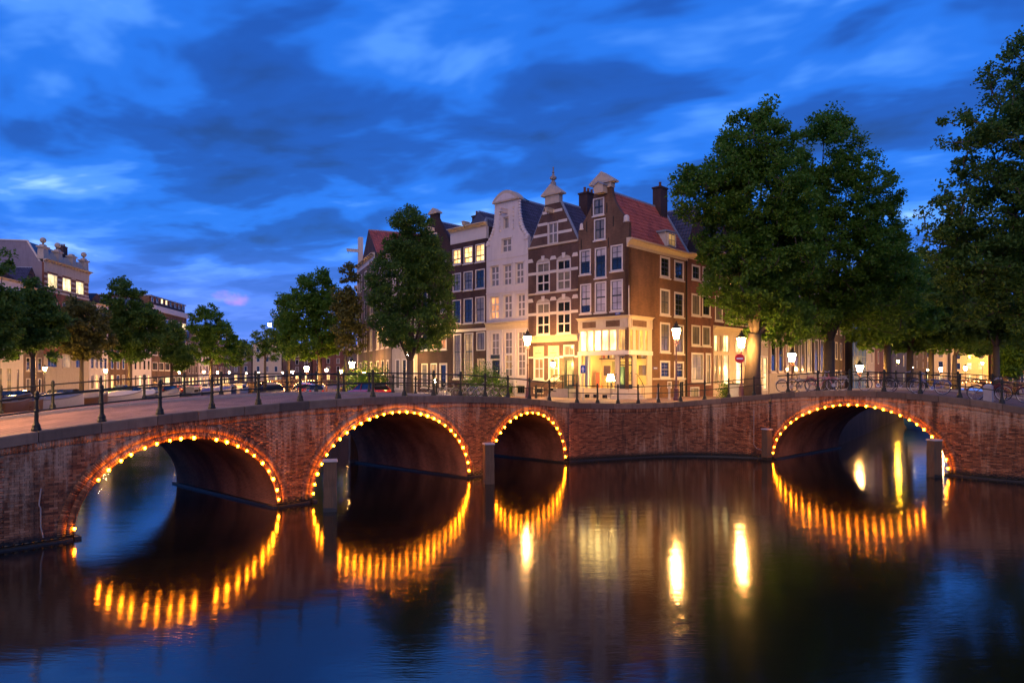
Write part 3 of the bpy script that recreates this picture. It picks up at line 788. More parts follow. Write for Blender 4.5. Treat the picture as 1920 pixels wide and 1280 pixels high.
    def chimney(s, x, y, w, d, h0, h1, mat='b_dark', pots=3):
        mb = s.mb(); mb.box(x-w/2, x+w/2, y-d/2, y+d/2, h0, h1); mb.box(x-w/2-.06, x+w/2+.06, y-d/2-.06, y+d/2+.06, h1, h1+.12)
        c = s.part('chimney', mb, mat)
        for k in range(pots):
            m2 = s.mb(); m2.lathe([(.11, 0), (.09, .35), (.11, .38), (.10, .42)], 8, (x, y-d/2+(k+.5)*d/pots, h1+.12)); s.part('chimney_pot', m2, 'b_red', c)
    def hoist(s, x, h, l=.9, mat='white'):
        mb = s.mb(); mb.box(x-.11, x+.11, -l, .1, h, h+.26); mb.box(x-.15, x+.15, -l-.05, .05, h+.26, h+.31)
        o = s.part('hoist_beam', mb, mat); m2 = s.mb(); m2.tube([(x, -l+.15, h), (x, -l+.15, h-.12), (x+.05, -l+.15, h-.17), (x, -l+.15, h-.22)], .02, 5); s.part('hook', m2, 'iron', o)
    def cornice(s, h0, h1, x0=None, x1=None, out=.4, mat='white', side=False, brk=0, name='cornice'):
        x0 = -.05 if x0 is None else x0; x1 = s.W+.05 if x1 is None else x1; n = 6; H = h1-h0
        prof = [(0.02, 0), (-.06, 0), (-.06, H*.35), (-.12, H*.4), (-out*.55, H*.68), (-out*.6, H*.78), (-out, H*.84), (-out, H), (.02, H+.04)]
        mb = s.mb()
        def q(x, p): return (s.W-p[0], x, h0+p[1]) if side else (x, p[0], h0+p[1])
        mb.loft([[q(x0, p) for p in prof], [q(x1, p) for p in prof]], closed=True); o = s.part(name, mb, mat)
        for k in range(brk):
            x = x0+(k+.5)*(x1-x0)/brk; m2 = s.mb()
            m2.box(x-.07, x+.07, -out*.62, -.04, h0+H*.30, h0+H*.72); s.part('bracket', m2, mat, o)
        return o
    def arcpoly(s, name, mat, pts, y0, y1): mb = s.mb(); mb.prism(pts, y0, y1); return s.part(name, mb, mat)

C0 = (7.7, 45.0); LROW = Fac(C0, TL); RROW = Fac(C0, TR)
GRP = 'gabled canal houses on the corner'
blind = lambda lo: (lambda i, j: 'g_blind' if j >= lo else 'g_dark')

# ---------- corner house with the lit shop
O = LROW.p(1084.5); W = -LROW.u(1084.5); D = RROW.u(1287)
H = House('corner_house', 'brown brick corner house with red tiled roof and brightly lit shop below', O, TL, 3.1, W, D, group=GRP)
f, fs = H.f, H.fs
shop_t = fs.h(1181, 591.5); eave = fs.h(1182, 463)
wf = [f.r(1087, 1108, 468, 515), f.r(1115.5, 1137, 464, 521), f.r(1145, 1168, 459, 508), f.r(1088, 1108.5, 532, 588), f.r(1115.5, 1137, 528, 586), f.r(1145, 1168, 524, 583)]
gw = [f.r(1112, 1133, 371, 404), f.r(1114, 1135.5, 410, 450)]
cx = W/2; top = f.h(1122, 347); sh = f.h(1130, 424)
prof = [(shop_t, 0, W), (sh, 0, W), (sh+.001, .12, W-.12)]
for k in range(13):
    t = k/12; hw = (cx-.28)*(1-t)**2.0 + .70*(1-(1-t)**2.0); prof.append((sh+.35 + (top-sh-.5)*t, cx-hw, cx+hw))
prof.append((top, cx-.70, cx+.70))
mb = H.mb(); wallmesh(mb, prof, wf+gw, backface=True); H.part('front_wall', mb, 'b_brown')
for i, r in enumerate(wf):
    if i == 1:
        H.win(r, 2, 4, blind(3), bars='dkpaint', meet=2)
    else: H.win(r, 2, 4, (lambda i_, j, k=i: 'g_dark' if (j < 2 and k in (0, 2)) or (j < 1 and k == 3) else 'g_blind'), meet=2)
for r in gw: H.win(r, 2, 2, lambda i, j: 'g_curt', bw=.09)
# ornaments of the neck gable
pts = [(cx-1.02, top+.12), (cx-1.02, top), (cx+1.02, top), (cx+1.02, top+.12), (cx, top+.82)]
H.arcpoly('pediment', 'stone', pts, -.22, .42)
H.arcpoly('pediment_panel', 'cream', [(cx-.62, top+.14), (cx+.62, top+.14), (cx, top+.56)], -.235, -.2)
H.band('pediment_block', 'stone', cx-.74, cx+.74, top-.32, top, -.1, .36)
for x in (.26, W-.26):
    mb = H.mb(); mb.lathe([(.22, 0), (.24, .06), (.19, .10), (.19, .36), (.13, .46), (.02, .50)], 10, (x, .12, sh)); H.part('shoulder_stone', mb, 'white')
mb = H.mb(); hb = f.h(1122, 366); mb.prism([(cx-.38, hb), (cx+.38, hb), (cx+.38, hb+.5), (cx, hb+.72), (cx-.38, hb+.5)], -.5, .0); o = H.part('hoist_housing', mb, 'cream')
mb = H.mb(); mb.prism([(cx-.46, hb+.46), (cx, hb+.70), (cx+.46, hb+.46), (cx+.46, hb+.52), (cx, hb+.80), (cx-.46, hb+.52)], -.58, .0); H.part('hoist_roof', mb, 'lead', o)
for px, py in ((1110, 395), (1138, 390), (1100, 425), (1150, 415), (1090, 458), (1141, 455)):
    u = f.u(px); h = f.h(px, py); mb = H.mb(); mb.box(u-.025, u+.025, -.03, 0, h-.35, h+.35); H.part('wall_anchor', mb, 'iron')
# side wall
ws = []
for x0, x1 in ((1237.5, 1256), (1264, 1282)):
    dy = 0 if x0 < 1250 else 1
    for yt, yb, k in ((480, 520.5, 8), (541, 591, 6), (603.5, 660.5, 4.5), (675, 709, 1.2)): ws.append(fs.r(x0, x1, yt+(k if dy else 0)+1, yb+(k if dy else 0)*.6))
us = fs.u(1222.5); door_s = fs.r(1273.5, 1283, 713, 749)
holes = ws + [(-.01, us, 0, shop_t), door_s, fs.r(1251, 1259, 715, 728)]
mb = H.mb(); wallmesh(mb, [(2.3, 0, D), (eave+.3, 0, D)], holes, H.sidetr()); H.part('side_wall', mb, 'b_side')
for i, r in enumerate(ws):
    H.win(r, 2 if i < 4 else 2, 4, ('g_curt' if i in (1, 2, 6) else 'g_dark'), side=True, meet=2, fw=.13)
H.win(fs.r(1251, 1259, 715, 728), 1, 2, 'g_dim', side=True, fw=.08, sill=False)
H.win(door_s, 1, 3, 'g_dark', side=True, frame='cream', bars='dkpaint', sill=False, name='side_door')
H.band('plinth_moulding', 'cream', us, D, fs.h(1250, 711.5), fs.h(1250, 708.5), -.05, .02, True)
H.cornice(fs.h(1182, 463.5), fs.h(1182, 448), -.25, D+.1, .42, 'cream', True)
mb = H.mb(); mb.tube([(W+.05, D-.05, eave), (W+.05, D-.05, 2.9)], .05, 6); H.part('downpipe', mb, 'iron')
mb = H.mb(); mb.tube([(W+.02, -.02, f.h(1179, 535)), (W+.02, -.02, shop_t)], .028, 6); H.part('corner_pole', mb, 'white')
z0 = 2.3; mb = H.mb(); mb.face((0, D, z0), (0, .31, z0), (0, .31, eave), (0, D, eave)); mb.face((W, D, z0), (0, D, z0), (0, D, eave), (W, D, eave)); H.part('rear_walls', mb, 'b_brown')
rid = f.h(1130, 352)-.1
rf = H.roof(fs.h(1182, 448)-.05, rid, 't_red', .28, 'LR', .12, gable='b_side')
mb = H.mb(); e0 = fs.h(1182, 448)
mb.prism([(0, 0), (.3, 0), (.3, .3), (0, .3)], 0, .001) if False else None
ev = Vector((W/2-(W+.12), 0, rid-e0)); 
for sd in (1, -1):
    mb = H.mb(); p0 = Vector((W+.2 if sd > 0 else -.2, D, e0-.1)); p1 = Vector((cx, D, rid+.12)); mb.tube([p0, p1], .13, 4); H.part('verge_board', mb, 'lead')
H.chimney(cx+.2, D-.55, .7, .95, rid-1.0, f.h(1130, 352)+1.25, 'b_dark', 1)
# dormer
dw = fs.r(1243, 1262, 437, 463); mb = H.mb()
sl = (rid-e0)/(W/2+.12); dx = (dw[2]-e0)/sl
xo = W+.12-dx+.12
mb.box(xo-1.0, xo, dw[0]+.15, dw[1]-.02, dw[2]-.1, dw[3]); dm = H.part('dormer', mb, 'white')
mb = H.mb(); mb.box(xo-1.3, xo+.12, dw[0]+.03, dw[1]+.10, dw[3], dw[3]+.14); H.part('dormer_roof', mb, 'lead', dm)
o = H.win((dw[0]+.22, dw[1]-.08, dw[2], dw[3]-.05), 2, 2, 'g_dim', side=True, fw=.06, sill=False, name='dormer_window'); o.location.x = xo+.115
# --- shop
tb = fs.h(1181, 655); lt = fs.h(1181, 664); st = fs.h(1181, 728); tt = fs.h(1181, 617)
ch0 = f.u(1157.5); ch1 = fs.u(1190)
H.cornice(fs.h(1181, 596), shop_t+.02, -.06, W+.14, .25, 'cream', name='shop_cornice')
H.cornice(fs.h(1181, 596)+.003, shop_t+.023, -.1, us, .25, 'cream', True, name='shop_cornice')
H.band('fascia', 'stone', 0, W, tt+.13, fs.h(1181, 596), -.05, .3); H.band('fascia', 'stone', .31, us, tt+.13, fs.h(1181, 596), -.05, .3, True)
for x0, x1 in ((1093, 1118), (1137, 1163)):
    a, c = f.u(x0), f.u(x1); H.band('fascia_panel', 'b_brown', a, c, tt+.22, fs.h(1181, 596)-.1, -.065, -.04)
a, c = fs.u(1185), fs.u(1211); H.band('fascia_panel', 'b_brown', a, c, tt+.22, fs.h(1181, 596)-.1, -.065, -.04, True)
# transom row
def panes_row(xs, fac, side, z0, z1, gk='g_clear'):
    for x0, x1 in xs:
        a, c = fac.u(x0), fac.u(x1); mb = H.mb()
        q = [(a, .06, z0), (c, .06, z0), (c, .06, z1), (a, .06, z1)]
        if side: q = [(W-p[1], p[0], p[2]) for p in q]
        mb.face(*q); H.part('transom_pane', mb, gk)
front_t = [(1088, 1098.6), (1101.5, 1112), (1115.5, 1126), (1129, 1140.5), (1143.4, 1155), (1160.5, 1172)]
side_t = [(1181.5, 1187), (1192, 1197.6), (1200, 1206.5), (1210, 1215)]
hf = [(f.u(a), f.u(c), tb, tt) for a, c in front_t]; hs_ = [(fs.u(a), fs.u(c), tb, tt) for a, c in side_t]
mb = H.mb(); wallmesh(mb, [(lt, 0, W), (tt+.13, 0, W)], hf, rev=.1, back=.12); H.part('transom_frame', mb, 'cream')
mb = H.mb(); wallmesh(mb, [(lt, 0, us), (tt+.13, 0, us)], hs_, H.sidetr(), rev=.1, back=.12); H.part('transom_frame', mb, 'cream')
panes_row(front_t[:5], f, False, tb, tt, 'g_trans'); panes_row(front_t[5:], f, False, tb, tt, 'g_amber'); panes_row(side_t, fs, True, tb, tt, 'g_amber')
H.band('transom_beam', 'white', -.02, W+.05, lt-.02, tb-.06, -.07, .05); H.band('transom_beam', 'white', .07, us+.02, lt-.023, tb-.063, -.07, .05, True)
# ground storey walls round the openings
dwin = f.r(1089, 1154.5, 664, 729); base_h = 2.3
bw = [(f.u(a), f.u(c), f.h(1120, 748), f.h(1120, 738)) for a, c in ((1095, 1107), (1111, 1124), (1128, 1140))]
mb = H.mb(); wallmesh(mb, [(base_h, 0, ch0), (lt, 0, ch0)], [dwin]+bw, rev=.12, back=.14); H.part('shop_front', mb, 'cream')
for r in bw: H.win(r, 2, 1, 'g_dark', 'cream', 'dkpaint', .05, sill=False, name='basement_window')
swin = fs.r(1192.5, 1215, 664, 723)
mb = H.mb(); wallmesh(mb, [(base_h, ch1, us), (lt, ch1, us)], [swin], H.sidetr(), rev=.12, back=.14); H.part('shop_side', mb, 'cream')
mb = H.mb(); mb.face((dwin[0], .08, dwin[2]), (dwin[1], .08, dwin[2]), (dwin[1], .08, dwin[3]), (dwin[0], .08, dwin[3])); H.part('display_pane', mb, 'g_clear')
mb = H.mb(); mb.face((W-.08, swin[0], swin[2]), (W-.08, swin[1], swin[2]), (W-.08, swin[1], swin[3]), (W-.08, swin[0], swin[3])); H.part('display_pane', mb, 'g_clear')
for r, sd in ((dwin, 0), (swin, 1)):
    x0, x1, z0, z1 = r; mb = H.mb()
    for q in ((x0, x0+.06, z0, z1), (x1-.06, x1, z0, z1), (x0+.06, x1-.06, z1-.06, z1), (x0+.06, x1-.06, z0, z0+.06)):
        if sd: mb.box(W-.11, W+.015, q[0], q[1], q[2], q[3])
        else: mb.box(q[0], q[1], -.015, .11, q[2], q[3])
    H.part('display_frame', mb, 'cream')
# chamfered entrance
p0 = Vector((ch0, 0)); p1 = Vector((W, ch1)); dl = (p1-p0).length; cd = (p1-p0)/dl; cn = Vector((-cd.y, cd.x))
def chtr(u, v, z): q = p0 + cd*u + cn*v; return (q.x, q.y, z)
fl = fs.h(1181, 729); dh = lt-.12; dW = .86; d0 = dl/2-dW/2
mb = H.mb(); wallmesh(mb, [(base_h, 0, dl), (lt, 0, dl)], [(d0, d0+dW, fl, dh)], chtr, rev=.12, back=.14); H.part('entrance_wall', mb, 'cream')
mb = H.mb()
for q in ((d0, d0+.07, fl, dh), (d0+dW-.07, d0+dW, fl, dh), (d0+.07, d0+dW-.07, dh-.07, dh), (d0+.07, d0+dW-.07, fl, fl+.3), (d0+.07, d0+dW-.07, fl+1.55, fl+1.62)):
    c8 = [chtr(u, v, z) for z in (q[2], q[3]) for u, v in ((q[0], .03), (q[1], .03), (q[1], .09), (q[0], .09))]
    a = [mb.pt(p) for p in c8]
    for g_ in ((0,3,2,1),(4,5,6,7),(0,1,5,4),(1,2,6,5),(2,3,7,6),(3,0,4,7)): mb.f.append([a[i] for i in g_])
dr = H.part('shop_door', mb, 'dkpaint')
mb = H.mb(); mb.face(chtr(d0+.07, .06, fl+.3), chtr(d0+dW-.07, .06, fl+.3), chtr(d0+dW-.07, .06, dh-.07), chtr(d0+.07, .06, dh-.07)); H.part('door_pane', mb, 'g_clear', dr)
mb = H.mb(); q = chtr(d0+dW-.12, -.02, fl+1.0); mb.lathe([(.03, 0), (.03, .12)], 6, q); H.part('handle', mb, 'iron', dr)
for k in range(4):      # steps to the shop door
    mb = H.mb(); t = .55+.30*k; z1 = fl-.01-.19*k
    c8 = [chtr(u, v, z) for z in (2.6, z1) for u, v in ((d0-.25-.18*k, -t), (d0+dW+.25+.18*k, -t), (d0+dW+.25+.18*k, 0), (d0-.25-.18*k, 0))]
    a = [mb.pt(p) for p in c8]
    for g_ in ((0,3,2,1),(4,5,6,7),(0,1,5,4),(1,2,6,5),(2,3,7,6),(3,0,4,7)): mb.f.append([a[i] for i in g_])
    H.part('step', mb, 'stone')
for sg in (0, 1):
    u = d0-.2 if not sg else d0+dW+.2
    P = [chtr(u, -.05, fl+1.0), chtr(u+(-.1 if not sg else .1), -.3, fl+.95), chtr(u+(-.35 if not sg else .35), -.9, fl+.45), chtr(u+(-.45 if not sg else .45), -1.3, fl+.15)]
    mb = H.mb(); mb.tube(P, .022, 6)
    for p in P[1:]: mb.tube([p, (p[0], p[1], 3.0)], .014, 5)
    H.part('hand_rail', mb, 'iron')
# lit room behind the shop windows
M['room'] = pm('shop_wall_paint', (.70, .50, .20), .8, .25, 1.2); M['rust'] = pm('orange_red_drape', (.55, .13, .03), .8, .3, 3)
M['curtain'] = pm('white_curtain', (.75, .70, .60), .8, .15, 6)
mb = H.mb(); y1 = 2.6; zf = fl; zc_ = tt+.25; xr = W-.14
mb.face((.15, y1, zf), (xr, y1, zf), (xr, y1, zc_), (.15, y1, zc_)); mb.face((.15, .2, zf), (.15, y1, zf), (.15, y1, zc_), (.15, .2, zc_))
mb.face((.15, .2, zc_), (.15, y1, zc_), (xr, y1, zc_), (xr, .2, zc_)); mb.face((.15, .2, zf), (xr, .2, zf), (xr, y1, zf), (.15, y1, zf))
H.part('shop_room', mb, 'room')
mb = H.mb(); mb.box(.65, .95, 1.2, 1.5, zf, zf+1.1); H.part('shop_plinth', mb, 'rust')
mb = H.mb(); P = [(.3+.05*k, .35+.06*math.sin(k*1.9)) for k in range(9)]; mb.loft([[(x, y, zf+.05), (x+.08*(k/8), y, zc_-1.1)] for k, (x, y) in enumerate(P)], cap=False); H.part('curtain', mb, 'curtain')
mb = H.mb(); mb.box(1.05, 2.9, y1-.05, y1-.01, zf+.5, zf+1.9); H.part('wall_picture', mb, pm('greenish_wall_picture', (.30, .26, .06), .7, .7, 2.2))
mb = H.mb(); mb.lathe([(.03, -.95), (.16, -.93), (.03, -.88), (.025, -.3)], 8, (f.u(1133), .75, f.h(1133, 706))); H.part('lamp_stand', mb, 'iron')
mb = H.mb(); mb.lathe([(.30, -.30), (.17, .16)], 14, (f.u(1133), .75, f.h(1133, 706))); H.part('shop_lamp', mb, em('shop_lamp_glow', (1, .64, .20), 95), smooth=True)
mb = H.mb(); mb.lathe([(.02, -.12), (.16, -.08), (.16, .08), (.02, .12)], 10, (f.u(1112), .9, tb+.62)); H.part('ceiling_lamp', mb, em('ceiling_lamp_glow', (1, .62, .18), 60), smooth=True)
mb = H.mb(); mb.box(1.5, 2.5, 1.3, 1.9, zf+.70, zf+.75)
for x_, y_ in ((1.55, 1.35), (2.45, 1.35), (1.55, 1.85), (2.45, 1.85)): mb.box(x_-.03, x_+.03, y_-.03, y_+.03, zf, zf+.70)
H.part('shop_table', mb, 'wood'); mb = H.mb(); mb.lathe([(.06, 0), (.12, .15), (.05, .32), (.08, .38)], 10, (1.8, 1.6, zf+.75)); H.part('vase', mb, 'rust')
for x_ in (.35, 3.3):
    mb = H.mb(); mb.box(x_, x_+.55, y1-.05, y1-.01, zf+.9, zf+1.6); H.part('wall_picture', mb, pm('dark_wall_picture', (.10, .05, .03), .6, .6, 5))
mb = H.mb(); mb.box(.2, W-.2, 2.2, y1-.06, zf+2.05, zf+2.12); H.part('shop_shelf', mb, 'wood')
for k in range(9): mb = H.mb(); mb.lathe([(.05, 0), (.08, .1), (.03, .26+.05*(k % 3))], 8, (.5+.4*k, 2.35, zf+2.12)); H.part('shelf_jar', mb, ('rust', 'iron', 'curtain')[k % 3])
mb = H.mb(); mb.box(W-1.3, W-1.0, .9, 1.3, zf, zf+1.5); H.part('shop_cabinet', mb, pm('green_cabinet', (.05, .14, .06), .6))
# street name plates, one on each wall
M['sign_blue'] = pm('blue_enamel', (.02, .06, .30), .3, .1, 3); M['sign_white'] = pm('white_enamel', (.75, .75, .75), .3, .05, 3)
a = f.r(1154, 1163, 585.5, 590); H.band('street_name_plate', 'sign_blue', a[0], a[1], a[2], a[3], -.03, -.005)
H.band('plate_lettering', 'sign_white', a[0]+.06, a[1]-.06, (a[2]+a[3])/2-.02, (a[2]+a[3])/2+.02, -.034, -.031)
a = fs.r(1224.5, 1232, 688, 692); H.band('street_name_plate', 'sign_blue', a[0], a[1], a[2], a[3], -.03, -.005, True)
H.band('plate_lettering', 'sign_white', a[0]+.05, a[1]-.05, (a[2]+a[3])/2-.02, (a[2]+a[3])/2+.02, -.034, -.031, True)
HC = H

# ---------- striped brick house with pointed gable and finial
O = LROW.p(990.5); W = LROW.u(1084)-LROW.u(990.5)
H = House('striped_gable_house', 'purple-brown house with white stone bands and spired pointed gable', O, TL, 3.05, W, 9.5, group=GRP); f = H.f; cx = W/2
eave = f.h(1036, 459); gt = f.h(1036, 381)
wn_ = [f.r(1006, 1031, 492, 548), f.r(1044, 1070.5, 486, 544), f.r(1006, 1031, 567.5, 628), f.r(1044, 1070.5, 563.5, 626)]
gwn = [f.r(1027, 1046.5, 416, 458)]
gb = [f.r(1000.5, 1020, 649, 711.5), f.r(1028.5, 1048.5, 648, 711), f.r(1056.5, 1077, 646, 668), f.r(1058, 1076, 671, 728)]
bs = [f.r(1000.5, 1019, 726, 738), f.r(1028.5, 1045, 726, 737)]
prof = [(2.3, 0, W), (eave, 0, W), (eave+.001, .06, W-.06), (gt, cx-.66, cx+.66), (f.h(1036, 367), cx-.62, cx+.62)]
mb = H.mb(); wallmesh(mb, prof, wn_+gwn+gb+bs, backface=True); H.part('front_wall', mb, 'b_purple')
for i, r in enumerate(wn_):
    H.win((r[0], r[1], r[3]-(r[3]-r[2])*.36, r[3]), 2, 1, 'g_dark' if i in (1, 3) else 'g_curt', bars='white', bw=.06, sill=False)
    H.win((r[0], r[1], r[2], r[3]-(r[3]-r[2])*.365), 2, 2, 'g_curt' if i == 1 else 'g_dark', bars='white', bw=.10)
H.win(gwn[0], 2, 2, 'g_curt', bars='white', bw=.10, name='gable_window')
def band_row(py0, py1, x0, x1, segs):
    h1_, h0_ = f.h(1036, py0), f.h(1036, py1)
    for a, c in segs: H.band('stone_band', 'white', a, c, h0_, h1_, -.022, .01)
g_in = lambda h: .06 + (cx-.72)*(h-eave)/(gt-eave)
for py0, py1, hasw in ((394, 399, 0), (415, 420, 1), (435.5, 440.5, 1)):
    h = f.h(1036, (py0+py1)/2); a, c = g_in(h)+.05, W-g_in(h)-.05
    band_row(py0, py1, a, c, [(a, gwn[0][0]-.03), (gwn[0][1]+.03, c)] if hasw else [(a, c)])
for r0, r1, yq in ((wn_[0], wn_[1], .36), (wn_[2], wn_[3], .36)):
    h1_ = r0[3]-(r0[3]-r0[2])*.30; h0_ = h1_-.2
    for a, c in ((0, r0[0]-.02), (r0[1]+.02, r1[0]-.02), (r1[1]+.02, W)): H.band('stone_band', 'white', a, c, h0_, h1_, -.022, .01)
    for r in (r0, r1):
        m = (r[0]+r[1])/2; mb = H.mb(); mb.prism([(m-.11, r[3]+.12), (m+.11, r[3]+.12), (m+.15, r[3]+.48), (m-.15, r[3]+.48)], -.05, .0); H.part('keystone', mb, 'white')
        ar = [(m+(r[1]-m)*math.cos(t), r[3]+.28*math.sin(t)) for t in np.linspace(0, math.pi, 9)]; mb = H.mb(); mb.prism([(p[0], p[1]+.02) for p in ar], -.012, .0); H.part('relieving_arch', mb, 'stone')
    for m, wl in ((.22, .3), ((r0[1]+r1[0])/2, .32), (W-.24, .3)):
        h = r0[3]+.0; mb = H.mb(); mb.prism([(m-wl, h+.1), (m+wl, h+.1), (m+wl*.55, h+.36), (m-wl*.55, h+.36)] if 0 < m-wl and m+wl < W else [(max(0, m-wl), h+.1), (min(W, m+wl), h+.1), (min(W, m+wl*.6), h+.36), (max(0, m-wl*.6), h+.36)], -.04, .0); H.part('springer_stone', mb, 'white')
H.band('string_course', 'cream', 0, W, eave-.06, eave+.08, -.10, .0); H.band('string_course', 'cream', 0, W, f.h(1036, 550), f.h(1036, 546.5), -.08, .0)
mb = H.mb()
for sg in (-1, 1):
    mb = H.mb(); mb.tube([(cx+sg*(cx-.02), .16, eave+.05), (cx+sg*.72, .16, gt)], .10, 4); H.part('gable_coping', mb, 'lead')
H.band('gable_block', 'stone', cx-.66, cx+.66, gt-.05, f.h(1036, 366), -.06, .36)
pt = f.h(1036, 366); H.arcpoly('pediment', 'stone', [(cx-.95, pt), (cx+.95, pt), (cx+.95, pt+.1), (cx, pt+.82), (cx-.95, pt+.1)], -.2, .42)
H.arcpoly('pediment_panel', 'cream', [(cx-.52, pt+.12), (cx+.52, pt+.12), (cx, pt+.52)], -.215, -.18)
mb = H.mb(); mb.lathe([(.22, .60), (.20, .95), (.13, 1.0), (.10, 1.08), (.24, 1.2), (.25, 1.32), (.10, 1.45), (.06, 1.6), (.10, 1.66), (.05, 1.75), (.04, 1.95), (.07, 2.0), (.01, 2.1)], 8, (cx, .1, pt)); H.part('finial', mb, 'darkstone')
H.hoist(cx, f.h(1036, 400), .7, 'cream')
H.cornice(f.h(1036, 641), f.h(1036, 629), 0, W, .22, 'cream', name='shop_cornice')
for x0, x1 in ((.0, .35), (1.35, 1.6), (2.55, 2.8), (3.85, 4.05)):
    pass
for i, r in enumerate(gb[:2]):
    z1 = r[3]; z0 = z1-(z1-r[2])*.34
    H.win((r[0], r[1], r[2], z0), 2, 2, 'g_dim', bars='white', bw=.06, fw=.1)
    H.band('sign_board', 'cream', r[0], r[1], z0+.01, z1, -.05, .1)
    for k, (a, c, z) in enumerate(((.2, .8, .38), (.45, .55, .62))):
        H.band('board_lettering', 'iron', r[0]+(r[1]-r[0])*a, r[0]+(r[1]-r[0])*c, z0+(z1-z0)*z-.015, z0+(z1-z0)*z+.02, -.054, -.051)
H.win(gb[2], 2, 1, 'g_curt', bars='white', sill=False, name='fanlight')
H.win(gb[3], 1, 1, 'g_dim', frame='dkpaint', bars='dkpaint', fw=.16, sill=False, name='front_door')
for r in bs: H.win(r, 2, 1, 'g_dark', 'cream', 'dkpaint', .06, sill=False, name='basement_window')
h = f.h(1036, 671); 
for a, c in ((0, gb[0][0]-.02), (gb[0][1]+.02, gb[1][0]-.02), (gb[1][1]+.02, gb[2][0]-.02), (gb[2][1]+.02, W)): H.band('stone_band', 'white', a, c, h, h+.14, -.022, .01)
H.band('plinth', 'stone', 0, gb[3][0]-.05, f.h(1036, 715.5), f.h(1036, 713.5)+.02, -.05, .0)
# stoop: landing, steps and rails
x0, x1 = gb[3][0]-.1, W-.05; fl = gb[3][2]
H.band('landing', 'darkstone', x0, x1, 2.6, fl-.02, -1.1, -.0)
for k in range(4): H.band('step', 'darkstone', x0-.28*(k+1), x0-.28*k, 2.6, fl-.19*(k+1), -1.05, -.05)
for y in (-1.02, -.1):
    mb = H.mb(); P = [(x1, y, fl+.95), (x0, y, fl+.95), (x0-1.15, y, fl+.1)]; mb.tube(P, .028, 6); mb.tube([(x1, y, fl+.5), (x0, y, fl+.5), (x0-1.15, y, fl-.35)], .02, 5)
    for p in P: mb.tube([p, (p[0], p[1], 2.9)], .03, 6)
    H.part('stoop_rail', mb, 'iron')
H.shell('b_dark', eave); H.roof(eave-.3, gt+.25, 't_blue', .3, 'LR'); H.chimney(cx+.3, 3.9, .8, 1.3, gt-.5, gt+1.25, 'b_dark', 3)
HS = H

# ---------- white neck-gabled house
O = LROW.p(912); W = LROW.u(990)-LROW.u(912)
H = House('white_gable_house', 'tall white stuccoed house with curved-top neck gable and scrolls', O, TL, 2.95, W, 9.5, group=GRP); f = H.f; cx = W/2
shh = f.h(950, 455); nt_ = f.h(950, 375)
A = [f.r(919.5, 935, 498.5, 537.5), f.r(943.5, 958.5, 496, 535), f.r(966.5, 981.5, 492, 532.5), f.r(919, 935.5, 556, 598.5), f.r(944, 959.5, 553, 596.5), f.r(969, 984, 551, 594)]
G = [f.r(940.5, 958.5, 447, 473), f.r(944, 953.5, 407, 429)]
B = [f.r(946, 961.5, 621, 707), f.r(970.5, 986.5, 620, 706), f.r(921, 937, 623, 667), f.r(923.5, 938, 675, 718)]
bs = [f.r(948, 962, 724, 738), f.r(969, 985, 722, 738)]
prof = [(2.3, 0, W), (shh, 0, W), (shh+.001, .1, W-.1), (shh+.45, .45, W-.45), (shh+1.0, cx-1.24, cx+1.24), (nt_, cx-1.2, cx+1.2)]
mb = H.mb(); wallmesh(mb, prof, A+G+B+bs, backface=True, rev=.2); H.part('front_wall', mb, 'wallwhite')
for i, r in enumerate(A): H.win(r, 2, 3, ('g_lit2' if i == 3 else 'g_curt'), bars='white', bw=.10, fw=.06, y=.08)
H.win(G[0], 2, 2, 'g_curt', bars='white', bw=.1, fw=.06, y=.08); H.win(G[1], 2, 1, 'g_curt', bars='white', fw=.05, y=.08)
for r in A+G:
    mb = H.mb(); mb.box(r[0]-.16, r[0]-.02, -.03, .0, r[2], r[3]); mb.box(r[1]+.02, r[1]+.16, -.03, .0, r[2], r[3]); mb.box(r[0]-.16, r[1]+.16, -.04, .0, r[3]+.01, r[3]+.14); H.part('window_surround', mb, 'wallwhite')
for i, r in enumerate(B[:2]): H.win(r, 2, 6, (lambda i_, j, k=i: 'g_dim' if (1 <= j <= 2 and k == 0) else 'g_curt'), bars='white', bw=.05, fw=.08, meet=3)
H.win(B[2], 2, 3, 'g_curt', bars='white', bw=.05, fw=.08, sill=False)
o = H.win(B[3], 3, 5, 'g_dark', frame='dkpaint', bars='dkpaint', fw=.12, sill=False, name='front_door')
H.band('sign_board', 'dkpaint', B[3][0]-.15, B[3][1]+.1, B[3][3]+.12, B[3][3]+.42, -.06, .0)
for r in bs: H.win(r, 3, 2, 'g_dark', 'stone', 'dkpaint', .05, sill=False, name='basement_window')
for px in (915.5, 940.5, 965, 988.5):
    a = f.u(px); H.band('pilaster', 'wallwhite', a-.13, a+.13, 2.4, f.h(950, 618), -.08, -.0)
H.cornice(f.h(950, 617), f.h(950, 603), 0, W, .25, 'cream', name='shop_cornice'); H.band('belt', 'wallwhite', 0, W, f.h(950, 548), f.h(950, 545.5), -.05, .0)
for y_ in (483, 440): H.band('belt', 'wallwhite', 0.02, W-.02, f.h(950, y_+1), f.h(950, y_-1), -.03, .0) if y_ > 460 else None
# curved top
R_ = [(cx-1.38+2.76*k/14, nt_+.72*math.sin(math.pi*k/14)**.8) for k in range(15)]
H.arcpoly('curved_pediment', 'stone', [(cx-1.38, nt_-.12), (cx+1.38, nt_-.12)] + R_[::-1], -.2, .45)
H.arcpoly('pediment_panel', 'wallwhite', [(cx-1.05, nt_-.02), (cx+1.05, nt_-.02)] + [(cx+(x-cx)*.76, nt_-.02+(z-nt_)*.68) for x, z in R_[::-1]], -.215, -.18)
